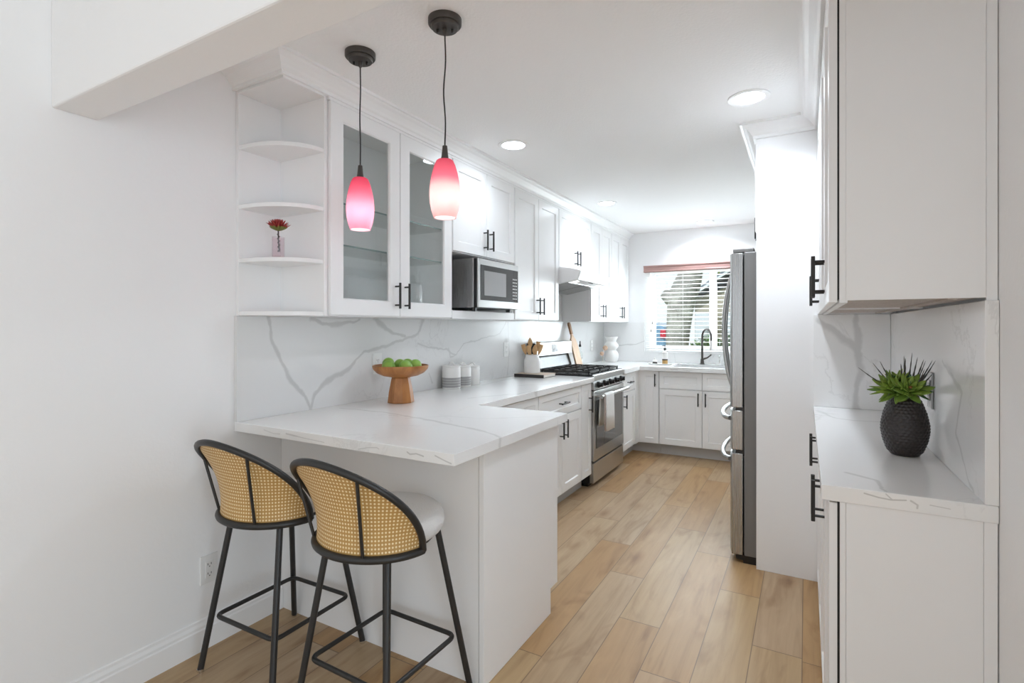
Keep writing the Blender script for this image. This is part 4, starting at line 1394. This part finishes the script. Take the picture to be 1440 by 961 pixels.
def canister(x, y, r, h, striped, label):
    t = thing('canister', label, 'canister', (x, y, CT), CG)
    b = auto(MB().lathe([(r * 0.94, 0.0), (r, 0.004), (r, h - 0.006), (r * 0.97, h), (r * 0.9, h)], (x, y, CT + 0.0005), 40).build('jar', M['cream'], t))
    if striped:
        for k in range(4):
            z0 = 0.010 + k * (h * 0.55 - 0.01) / 4
            MB().lathe([(r + 0.0008, z0), (r + 0.0008, z0 + h * 0.105)], (x, y, CT), 40, cap0=False, cap1=False).build('grey_band', M['stripe'], b, solid=0.0008)
    ld = auto(MB().lathe([(r * 0.96, h + 0.001), (r * 1.0, h + 0.004), (r * 0.99, h + 0.012), (r * 0.5, h + 0.018), (0.004, h + 0.019)], (x, y, CT), 40).build('lid', M['cream'], t))
    path = []
    for i in range(13):
        a = PI * i / 12
        path.append((x + 0.016 * math.cos(a) * math.sin(TH + 1.57), y + 0.016 * math.cos(a) * math.sin(TH), CT + h + 0.017 + 0.018 * math.sin(a)))
    auto(MB().tube(path, 0.0045, 8).build('loop_knob', M['cream'], ld), 60)


canister(-2.070, 2.845, 0.0615, 0.140, True, 'white ceramic canister with grey bands, closest to the wooden bowl')
canister(-2.075, 2.985, 0.0575, 0.130, True, 'white ceramic canister with grey bands standing between the other two')
canister(-2.080, 3.112, 0.0530, 0.120, False, 'plain white ceramic canister farthest from the wooden bowl')

# ------------------------------------------------------------------ book, crock, utensils
t = thing('book', 'dark book with beige cover lying flat under the utensil crock', 'book', (-1.95, 3.85, CT))
MB().box(-2.088, -1.82, 3.742, 3.748, CT + 0.0005, CT + 0.0265).box(-2.088, -1.82, 3.748, 3.975, CT + 0.0005, CT + 0.003).build('spine', M['book'], t)
MB().box(-2.086, -1.823, 3.749, 3.970, CT + 0.0032, CT + 0.0228).build('pages', M['pages'], t)
MB().box(-2.088, -1.82, 3.7485, 3.975, CT + 0.023, CT + 0.0265).build('cover', M['bookt'], t)
kx, ky, kz = -1.985, 3.865, CT + 0.027
t = thing('utensil_crock', 'white ceramic crock full of wooden utensils on the dark book', 'crock', (kx, ky, kz))
auto(MB().lathe([(0.060, 0.0), (0.066, 0.006), (0.067, 0.105), (0.063, 0.122), (0.055, 0.134), (0.054, 0.150), (0.057, 0.154), (0.052, 0.154), (0.050, 0.13), (0.060, 0.11), (0.058, 0.01), (0.001, 0.008)], (kx, ky, kz), 40, cap1=False).build('crock', M['cream'], t))
UL = ['flat wooden spatula leaning toward the canisters in the white crock', 'wooden spoon upright and tallest in the white crock', 'wooden spatula at the front of the white crock',
      'wooden spatula leaning toward the stove in the white crock', 'short wooden spoon in the middle of the white crock', 'wooden turner at the back of the white crock']
for i, la in enumerate(UL):
    ang = [2.6, 1.9, -0.9, 0.4, -1.6, 1.1][i] + 0.0
    tilt = [0.26, 0.05, 0.12, 0.27, 0.16, 0.18][i]
    L = [0.225, 0.275, 0.215, 0.225, 0.215, 0.245][i]
    mb = MB().tube([(0, 0, 0), (0, 0, L - 0.06)], 0.005, 8)
    rows = []
    for s in range(9):
        q = s / 8
        w = 0.006 + 0.0115 * min(1, q * 2.2) ** 0.8 if i % 3 != 1 else 0.005 + 0.015 * math.sin(PI * min(q, 0.97))
        z = L - 0.075 + 0.085 * q
        rows.append([(w * math.cos(a), 0.004 * math.sin(a), z) for a in [2 * PI * k / 10 for k in range(10)]])
    mb.grid(rows, closed_u=True)
    n = len(mb.v)
    mb.f += [tuple(n - 10 + j for j in range(10))]
    o = auto(mb.build('wooden_utensil', M['uten']), 50)
    # foot on the crock floor, stem leaning over the rim
    lean = (-0.28, -0.05, -0.13, 0.29, 0.09, 0.19)[i]
    back = (0.06, 0.20, -0.20, -0.02, -0.12, 0.16)[i]
    right, fwd = Vector((math.cos(TH), math.sin(TH), 0)), Vector((-math.sin(TH), math.cos(TH), 0))
    zax = (Vector((0, 0, 1)) + right * lean + fwd * back).normalized()
    xax = (right - zax * right.dot(zax)).normalized()
    yax = zax.cross(xax)
    foot = Vector((kx, ky, kz + 0.012)) + right * lean * 0.045 + fwd * back * 0.045
    o.matrix_world = Matrix.Translation(foot) @ Matrix((xax, yax, zax)).transposed().to_4x4()
    tag(o, la, 'utensil', 'wooden utensils in the crock')

# ------------------------------------------------------------------ cutting board by the stove
t = thing('cutting_board', 'wooden paddle cutting board leaning on the backsplash behind the stove', 'cutting board', (-2.03, 4.93, CT))
k = MB()
pl = [(-0.075, 0.0), (0.075, 0.0), (0.078, 0.02), (0.078, 0.24), (0.06, 0.29), (0.03, 0.315), (0.019, 0.335), (0.017, 0.40), (0.021, 0.445), (0.012, 0.465), (-0.012, 0.465), (-0.021, 0.445), (-0.017, 0.40), (-0.019, 0.335), (-0.03, 0.315), (-0.06, 0.29), (-0.078, 0.24), (-0.078, 0.02)]
k.prism(pl, 0, -0.009, 0.009)
RT = Matrix.Translation((-2.000, 4.948, CT + 0.002)) @ Matrix.Rotation(-0.26, 4, 'Y')
k.shift(0, RT)
k.build('board', M['board'], t, bevel=0.003)
h_ = MB().prism([(-0.021, 0.345), (0.021, 0.345), (0.0205, 0.40), (0.0245, 0.446), (0.0135, 0.4685), (-0.0135, 0.4685), (-0.0245, 0.446), (-0.0205, 0.40)], 0, -0.0105, 0.0105)
h_.shift(0, RT)
h_.build('handle_wrap', M['boardd'], t, bevel=0.002)['label'] = 'darker wooden handle'

# oil bottle by the board
ox, oy = -2.06, 5.11
t = thing('oil_bottle', 'slim clear oil bottle with black pourer beside the cutting board', 'bottle', (ox, oy, CT))
auto(MB().lathe([(0.026, 0.0), (0.028, 0.004), (0.028, 0.13), (0.013, 0.165), (0.011, 0.20)], (ox, oy, CT + 0.0005), 24).build('bottle', M['glass'], t))
auto(MB().lathe([(0.0285, 0.02), (0.0285, 0.085)], (ox, oy, CT), 24, cap0=False, cap1=False).build('paper_label', M['label'], t, solid=0.0006))
auto(MB().lathe([(0.012, 0.201), (0.012, 0.222), (0.006, 0.228), (0.005, 0.262)], (ox, oy, CT), 16).build('pourer', M['gap'], t))

# ------------------------------------------------------------------ white vase, dried flowers near the corner
vx, vy = -1.985, 5.90
t = thing('white_vase', 'white ceramic hourglass vase in the counter corner by the window', 'vase', (vx, vy, CT))
vp_ = [(0.055, 0.0), (0.068, 0.008), (0.082, 0.05), (0.083, 0.085), (0.070, 0.118), (0.052, 0.138), (0.060, 0.152), (0.080, 0.175), (0.082, 0.195), (0.066, 0.222), (0.050, 0.238), (0.056, 0.256), (0.074, 0.285), (0.076, 0.294), (0.070, 0.294), (0.050, 0.262), (0.044, 0.24), (0.001, 0.235)]
auto(MB().lathe(vp_, (vx, vy, CT + 0.0005), 40, cap1=False).build('body', M['cream'], t, smooth=True), 60)
gx, gy = -2.02, 5.70
t = thing('bud_vase', 'tiny clear bud vase beside the white hourglass vase', 'vase', (gx, gy, CT))
auto(MB().lathe([(0.020, 0.0), (0.022, 0.003), (0.022, 0.06), (0.010, 0.075), (0.010, 0.09)], (gx, gy, CT + 0.0005), 20).build('body', M['glass'], t))
for i, (dx, dy, z, r, la) in enumerate(((0.0, 0.085, 0.165, 0.030, 'peach dried bloom nearer the white hourglass vase'), (0.0, -0.03, 0.105, 0.024, 'small peach dried bloom set lower beside the bud vase'))):
    t = thing('dried_flower', la, 'flower', (gx, gy, CT + 0.02), 'dried flowers')
    MB().tube([(gx, gy, CT + 0.012), (gx + dx * 0.1, gy + dy * 0.1, CT + 0.09), (gx + dx, gy + dy, CT + z)], 0.0012, 6).build('stem', M['peach'], t)
    mb = MB()
    for p in range(26):
        a, e = p * 2.4, math.acos(1 - 2 * (p + 0.5) / 26)
        d = Vector((math.sin(e) * math.cos(a), math.sin(e) * math.sin(a), math.cos(e)))
        c = Vector((gx + dx, gy + dy, CT + z)) + d * r * 0.6
        mb.ball(c, r * 0.42, 7, 5)
    mb.build('bloom', M['peach'], t, smooth=True)

# ------------------------------------------------------------------ sink accessories
t = thing('kitchen_faucet', 'dark bronze gooseneck faucet standing behind the sink', 'faucet', (-0.985, 5.985, CT))
auto(MB().lathe([(0.027, 0), (0.027, 0.006), (0.020, 0.012), (0.016, 0.06)], (-0.985, 5.985, CT + 0.0005), 24).build('base', M['bronze'], t))
path = [(-0.985, 5.985, CT + 0.05), (-0.985, 5.985, CT + 0.30)]
for i in range(1, 13):
    a = PI * i / 12
    path.append((-0.985 + 0.055 * (1 - math.cos(a)), 5.985 - 0.06 * (1 - math.cos(a)), CT + 0.30 + 0.085 * math.sin(a)))
path.append((-0.875, 5.865, CT + 0.25))
auto(MB().tube(path, 0.0115, 12).build('gooseneck', M['bronze'], t), 60)
auto(MB().tube([(-0.875, 5.865, CT + 0.262), (-0.875, 5.865, CT + 0.16)], [0.014, 0.0175], 16).build('spray_head', M['chrome'], t), 60)
auto(MB().tube([(-0.97, 5.985, CT + 0.06), (-0.93, 5.985, CT + 0.075), (-0.89, 5.985, CT + 0.11)], [0.011, 0.008, 0.007], 10).build('lever', M['bronze'], t), 60)
t = thing('soap_dispenser', 'small chrome soap dispenser beside the faucet base', 'soap dispenser', (-0.80, 5.98, CT))
auto(MB().lathe([(0.022, 0), (0.022, 0.005), (0.014, 0.01), (0.013, 0.05), (0.007, 0.055), (0.007, 0.10)], (-0.80, 5.98, CT + 0.0005), 18).build('body', M['chrome'], t))
auto(MB().tube([(-0.80, 5.98, CT + 0.098), (-0.80, 5.93, CT + 0.102), (-0.80, 5.895, CT + 0.09)], [0.010, 0.007, 0.006], 10).build('spout', M['chrome'], t), 60)
tx, ty = -1.375, 5.72
t = thing('soap_tray', 'pale oval tray at the corner of the sink', 'tray', (tx, ty, CT))
mb = MB().lathe([(0.085, 0.0), (0.10, 0.004), (0.105, 0.014), (0.100, 0.014), (0.094, 0.007), (0.001, 0.006)], (0, 0, CT + 0.0005), 32, cap1=False)
mb.v = [(x * 1.25 + tx, y * 0.7 + ty, z) for x, y, z in mb.v]
auto(mb.build('tray', M['cream'], t))
sx_, sy_, sz_ = -1.325, 5.72, CT + 0.0075
t = thing('soap_bottle', 'clear pump soap bottle with amber base and black pump on the tray', 'bottle', (sx_, sy_, sz_))
auto(MB().lathe([(0.026, 0.0), (0.029, 0.003), (0.029, 0.042)], (sx_, sy_, sz_), 24).build('amber_base', M['amber'], t))
auto(MB().lathe([(0.0295, 0.0425), (0.0295, 0.055)], (sx_, sy_, sz_), 24).build('black_band', M['gap'], t))
auto(MB().lathe([(0.029, 0.0555), (0.029, 0.125), (0.013, 0.14), (0.012, 0.15)], (sx_, sy_, sz_), 24).build('body', M['label'], t))
pm = MB().lathe([(0.014, 0.151), (0.014, 0.172), (0.005, 0.175), (0.005, 0.195), (0.012, 0.197), (0.012, 0.203)], (sx_, sy_, sz_), 16)
pm.tube([(sx_, sy_, sz_ + 0.200), (sx_ - 0.035, sy_ - 0.012, sz_ + 0.194)], 0.0045, 8)
auto(pm.build('pump', M['gap'], t), 50)
t = thing('dish_brush', 'round wooden dish brush with dark bristles beside the soap bottle', 'brush', (-1.43, 5.705, CT + 0.008))
auto(MB().lathe([(0.024, 0.022), (0.027, 0.028), (0.024, 0.040), (0.010, 0.046), (0.008, 0.054), (0.011, 0.060), (0.004, 0.066)], (-1.43, 5.705, CT + 0.0075), 20).build('handle', M['label'], t))
MB().lathe([(0.027, 0.0), (0.023, 0.0215)], (-1.43, 5.705, CT + 0.0075), 20).build('bristles', M['stem'], t)


# ------------------------------------------------------------------ succulents
def blade(mb, base, d, up, L, w, th=0.35, curl=0.0, n=7, spiky=False):
    """a pointed fleshy leaf from base along d, bending towards up"""
    d, up = Vector(d).normalized(), Vector(up).normalized()
    side = d.cross(up).normalized()
    rows = []
    p = Vector(base)
    for i in range(n + 1):
        s = i / n
        ww = w * (math.sin(PI * (0.18 + 0.80 * s)) ** 0.8 if not spiky else (1 - s) ** 0.7 * (1 + 0.25 * ((i % 2) * 2 - 1))) + 0.0004
        dd = (d + up * curl * s).normalized()
        nn = side.cross(dd).normalized()
        rows.append([tuple(p + side * ww * math.cos(a) + nn * ww * th * math.sin(a)) for a in [2 * PI * k / 6 for k in range(6)]])
        p = p + dd * (L / n)
    k = len(mb.v)
    mb.grid(rows, closed_u=True)
    mb.f.append(tuple(k + j for j in range(6)))
    mb.f.append(tuple(k + n * 6 + j for j in range(6)))


def rosette(mb, c, axis, R, n=18, w=0.011):
    axis = Vector(axis).normalized()
    x = axis.orthogonal().normalized()
    y = axis.cross(x)
    for i in range(n):
        s = i / n
        a = i * 2.399
        el = 0.12 + 1.15 * s
        d = (x * math.cos(a) + y * math.sin(a)) * math.cos(el) + axis * math.sin(el)
        blade(mb, Vector(c) + d * 0.004, d, axis, R * (1 - 0.45 * s), w * (1 - 0.4 * s), 0.35, 0.35)


vx, vy = 0.279, 2.090
t = thing('succulent_vase', 'dark brown textured egg-shaped vase filled with green succulents on the dry bar', 'plant', (vx, vy, CT))
VPF = [(0.036, 0.0), (0.040, 0.002), (0.050, 0.018), (0.060, 0.048), (0.065, 0.078), (0.0645, 0.100), (0.058, 0.135), (0.048, 0.165), (0.040, 0.185), (0.038, 0.192)]


def vr(z):
    for (r0, z0), (r1, z1) in zip(VPF, VPF[1:]):
        if z <= z1:
            s = (z - z0) / max(1e-6, z1 - z0)
            return r0 + (r1 - r0) * s
    return VPF[-1][0]


mb = MB()
rows = []
NA, NZ = 162, 84
for i in range(NZ + 1):
    z = 0.192 * i / NZ
    row = []
    for j in range(NA):
        a = 2 * PI * j / NA
        # woven dimples: scales offset from row to row
        u = a * 27 / (2 * PI) + (0.5 if int(z / 0.0095) % 2 else 0)
        fu, fz_ = (u % 1) - 0.5, ((z / 0.0095) % 1) - 0.5
        bumpv = max(0, 1 - (abs(fu) * 2) ** 2 - (abs(fz_) * 2) ** 2) * 0.0022 if 0.008 < z < 0.182 else 0
        r = vr(z) + bumpv - 0.001
        row.append((vx + r * math.cos(a), vy + r * math.sin(a), CT + 0.0005 + z))
    rows.append(row)
mb.grid(rows, closed_u=True)
mb.f.append(tuple(range(NA)))
lst = [(vx + 0.033 * math.cos(2 * PI * j / NA), vy + 0.033 * math.sin(2 * PI * j / NA), CT + 0.190) for j in range(NA)]
n0 = len(mb.v)
mb.v += lst
mb.f += [(NZ * NA + j, NZ * NA + (j + 1) % NA, n0 + (j + 1) % NA, n0 + j) for j in range(NA)]
mb.f.append(tuple(n0 + j for j in range(NA)))
auto(mb.build('vase', simple('vase_glaze', (0.020, 0.0135, 0.0125), 0.36, spec=0.55), t), 70)
rz = CT + 0.196
for (dx, dy, dz, ax, R, n, w, m_) in ((0.006, -0.034, 0.012, (0.15, -0.9, 0.75), 0.066, 20, 0.013, 'leaf'), (-0.038, -0.006, 0.018, (-0.8, -0.35, 0.75), 0.070, 20, 0.010, 'leaf'),
                                      (0.022, -0.012, 0.016, (0.6, -0.6, 0.7), 0.052, 22, 0.009, 'leafd'), (-0.022, -0.026, 0.010, (-0.5, -0.85, 0.55), 0.060, 22, 0.0085, 'leaf'), (0.030, 0.012, 0.022, (0.6, 0.1, 0.9), 0.045, 20, 0.009, 'leafd'), (0.0, 0.02, 0.026, (0.0, 0.2, 1.0), 0.060, 20, 0.010, 'leafd'),
                                      (-0.015, 0.006, 0.040, (-0.25, -0.2, 1), 0.048, 16, 0.009, 'leaf')):
    mb = MB()
    rosette(mb, (vx + dx, vy + dy, rz + dz), ax, R, n, w)
    rs = mb.build('rosette', M[m_], t, smooth=True)
    if R == 0.066 and m_ == 'leaf':
        MB().ball((vx + dx + 0.003, vy + dy - 0.012, rz + dz + 0.012), 0.008, 10, 8).build('heart', M['heart'], rs, smooth=True)
mb = MB()
for i, (dx, dy, ddx, ddy, ddz, L) in enumerate(((-0.03, 0, -1.0, 0.05, 0.62, 0.120), (-0.02, 0, -0.80, 0.1, 0.95, 0.110), (-0.02, 0, -0.55, 0.0, 1.0, 0.105), (0.0, 0, -0.02, 0, 1, 0.115), (0.006, 0.0, 0.12, 0, 1, 0.125), (0.012, 0, 0.22, 0.05, 1, 0.112),
                                                (-0.006, -0.01, -0.08, -0.1, 1, 0.09), (0.02, 0, 0.36, -0.1, 1, 0.105), (0.02, -0.01, 0.50, -0.2, 1, 0.115), (0.022, -0.01, 0.55, -0.3, 1, 0.118), (0.022, -0.02, 0.35, -0.2, 1, 0.08), (0.02, -0.02, 0.62, -0.5, 0.8, 0.085), (0.0, 0.02, 0.1, 0.4, 1, 0.11), (0.02, 0.02, 0.4, 0.3, 1, 0.11))):
    blade(mb, (vx + dx, vy + dy, rz + 0.01), (ddx, ddy, ddz), (0, 0, 1), L, 0.0052, 0.6, 0.25, 10, spiky=True)
mb.build('spiky_leaves', M['spike'], t, smooth=True)

# glass vase and red succulent on the end shelf
gx, gy, gz = -1.985, 1.466, 1.6240
t = thing('glass_vase', 'small clear square glass vase on the rounded end shelf', 'vase', (gx, gy, gz))
auto(MB().lathe([(0.024, 0.0), (0.0255, 0.003), (0.0255, 0.090), (0.0235, 0.090), (0.0235, 0.006), (0.001, 0.005)], (gx, gy, gz + 0.0003), 24, cap1=False).build('body', M['glassp'], t))
t = thing('red_succulent', 'dark red succulent bloom standing in the small glass vase', 'plant', (gx, gy, gz + 0.03))
k = MB().tube([(gx + 0.004, gy + 0.002, gz + 0.028), (gx + 0.001, gy, gz + 0.08), (gx, gy, gz + 0.122)], 0.0028, 8)
for i in range(9):
    k.ball((gx + 0.004 - 0.0004 * i, gy + (0.003 if i % 2 else -0.003), gz + 0.030 + i * 0.009), 0.0036, 7, 5)
k.build('stem', M['stem'], t)
mb = MB()
for i in range(64):
    s = i / 64
    a = i * 2.399
    el = 0.32 + 1.1 * s
    d = Vector((math.cos(a) * math.cos(el), math.sin(a) * math.cos(el), math.sin(el)))
    blade(mb, Vector((gx, gy, gz + 0.122)) + d * 0.003, d, (0, 0, 1), 0.054 - 0.012 * s, 0.0052, 0.5, 0.25)
mb.build('petals', M['red'], t, smooth=True)
mb = MB()
for i in range(16):
    a = i * 2.399
    d = Vector((math.cos(a) * 0.92, math.sin(a) * 0.92, 0.30))
    blade(mb, (gx, gy, gz + 0.119), d, (0, 0, 1), 0.040, 0.008, 0.4, 0.2)
mb.build('outer_leaves', M['olive'], t, smooth=True)

# ------------------------------------------------------------------ outside the window
go = MB().box(-14, 10, 6.5, 30, -0.4, -0.3).build('lawn', M['lawn'])
go['kind'] = 'structure'
t = thing('tree', 'thick mottled tree trunk outside the kitchen window', 'tree', (-2.3, 11, -0.3))
tr = [(-2.32, 11, -0.32, 0.36), (-2.33, 11, 0.4, 0.23), (-2.30, 11, 0.9, 0.215), (-2.25, 11, 1.75, 0.27), (-2.16, 11, 2.05, 0.30), (-2.05, 11, 2.3, 0.25), (-2.00, 11, 2.6, 0.215), (-1.9, 11, 3.2, 0.21), (-1.75, 11, 4.6, 0.19)]
auto(MB().tube([q[:3] for q in tr], [q[3] for q in tr], 18).build('trunk', M['bark'], t, sub=1), 80)
auto(MB().tube([(-2.25, 11, 1.65), (-2.45, 11, 1.95), (-2.62, 11.0, 2.04)], [0.17, 0.15, 0.11], 14).build('cut_limb', M['bark'], t, sub=1), 80)


def foliage(c, rad, n, size, mat, name, parent, seed):
    rr = random.Random(seed)
    mb = MB()
    for i in range(n):
        while True:
            q = Vector((rr.uniform(-1, 1), rr.uniform(-1, 1), rr.uniform(-1, 1)))
            if 0.3 < q.length < 1:
                break
        p = Vector(c) + Vector((q.x * rad[0], q.y * rad[1], q.z * rad[2]))
        a = Vector((rr.uniform(-1, 1), rr.uniform(-1, 1), rr.uniform(-1, 1))).normalized()
        b = a.orthogonal().normalized()
        s = size * rr.uniform(0.6, 1.3)
        mb.add([p - a * s, p + b * s * 0.45, p + a * s, p - b * s * 0.45], [(0, 1, 2, 3)])
    return mb.build(name, mat, parent)


foliage((-1.6, 11.2, 5.6), (1.8, 1.5, 1.2), 900, 0.16, M['tleaf'], 'crown', t, 3)
t = thing('tree', 'yellow-green leafy tree behind the grey roof outside', 'tree', (-2.0, 24, -0.3))
auto(MB().tube([(-1.6, 24, -0.3), (-1.6, 24, 3.5)], 0.2, 10).build('trunk', M['bark'], t))
foliage((-1.6, 24, 4.6), (2.2, 1.5, 1.7), 1500, 0.22, M['tleaf'], 'crown', t, 4)
t = thing('house', 'beige neighbour house with grey gabled roof outside the window', 'building', (-1.5, 17, -0.3))
MB().prism([(-2.84, -0.3), (-0.2, -0.3), (-0.2, 2.15), (-1.5, 2.62), (-2.84, 2.15)], 1, 16.0, 19.0).build('wall', M['stucco'], t)
MB().prism([(-3.05, 2.08), (-1.7, 3.0), (0.2, 2.15), (0.2, 2.25), (-1.7, 3.12), (-3.05, 2.20)], 1, 15.7, 19.2).build('roof', M['roof'], t)
MB().prism([(-3.07, 2.04), (-1.7, 2.97), (0.2, 2.12), (0.2, 2.17), (-1.7, 3.04), (-3.07, 2.12)], 1, 15.66, 15.70).build('barge_board', M['white'], t)
MB().box(-2.82, -2.34, 15.93, 15.99, -0.3, 1.75).build('door', M['white'], t)
mb = MB()
for k in range(5):
    mb.box(-1.95, -0.4, 15.95, 15.99, -0.3 + k * 0.41, 0.09 + k * 0.41)
mb.build('garage_door', M['white'], t)
for i, (x, y, z, r, la) in enumerate(((-1.95, 12.6, 0.66, (0.42, 0.4, 0.46), 'low green shrub at the foot of the trunk outside'), (-1.45, 13.9, 0.60, (0.45, 0.4, 0.66), 'green shrub under the neighbour garage door'), (-0.85, 12.5, 0.60, (0.45, 0.4, 0.5), 'green shrub nearest the fridge side of the window view'))):
    t = thing('shrub', la, 'shrub', (x, y, -0.3), 'shrubs outside the window')
    MB().tube([(x, y, -0.3), (x, y, z)], 0.03, 8).build('stem', M['bark'], t)
    foliage((x, y, z), r, 900, 0.055, M['shrub'], 'leaves', t, 10 + i)
t = thing('car', 'blue parked car with red tail lamp seen past the trunk', 'car', (-5.2, 14.2, -0.3))
side = [(-7.6, 0.0), (-7.6, 0.45), (-7.3, 0.62), (-6.3, 0.75), (-5.7, 1.38), (-4.0, 1.46), (-3.40, 1.42), (-3.16, 1.30), (-3.10, 0.45), (-3.2, 0.0)]
MB().prism(side, 1, 13.6, 15.3).build('body', M['blue'], t, bevel=0.06, seg=3)
MB().prism([(-6.2, 0.90), (-5.65, 1.32), (-3.7, 1.32), (-3.5, 0.92)], 1, 13.58, 13.605).build('side_window', M['glassd'], t)
MB().box(-3.27, -3.13, 13.57, 13.75, 1.02, 1.24).build('tail_lamp', M['tail'], t, bevel=0.02)
for x in (-6.8, -3.9):
    auto(MB().tube([(x, 13.55, 0.02), (x, 13.78, 0.02)], 0.32, 24).build('wheel', M['tyre'], t))

for o in bpy.data.objects:
    if '_o' in o:
        del o['_o']
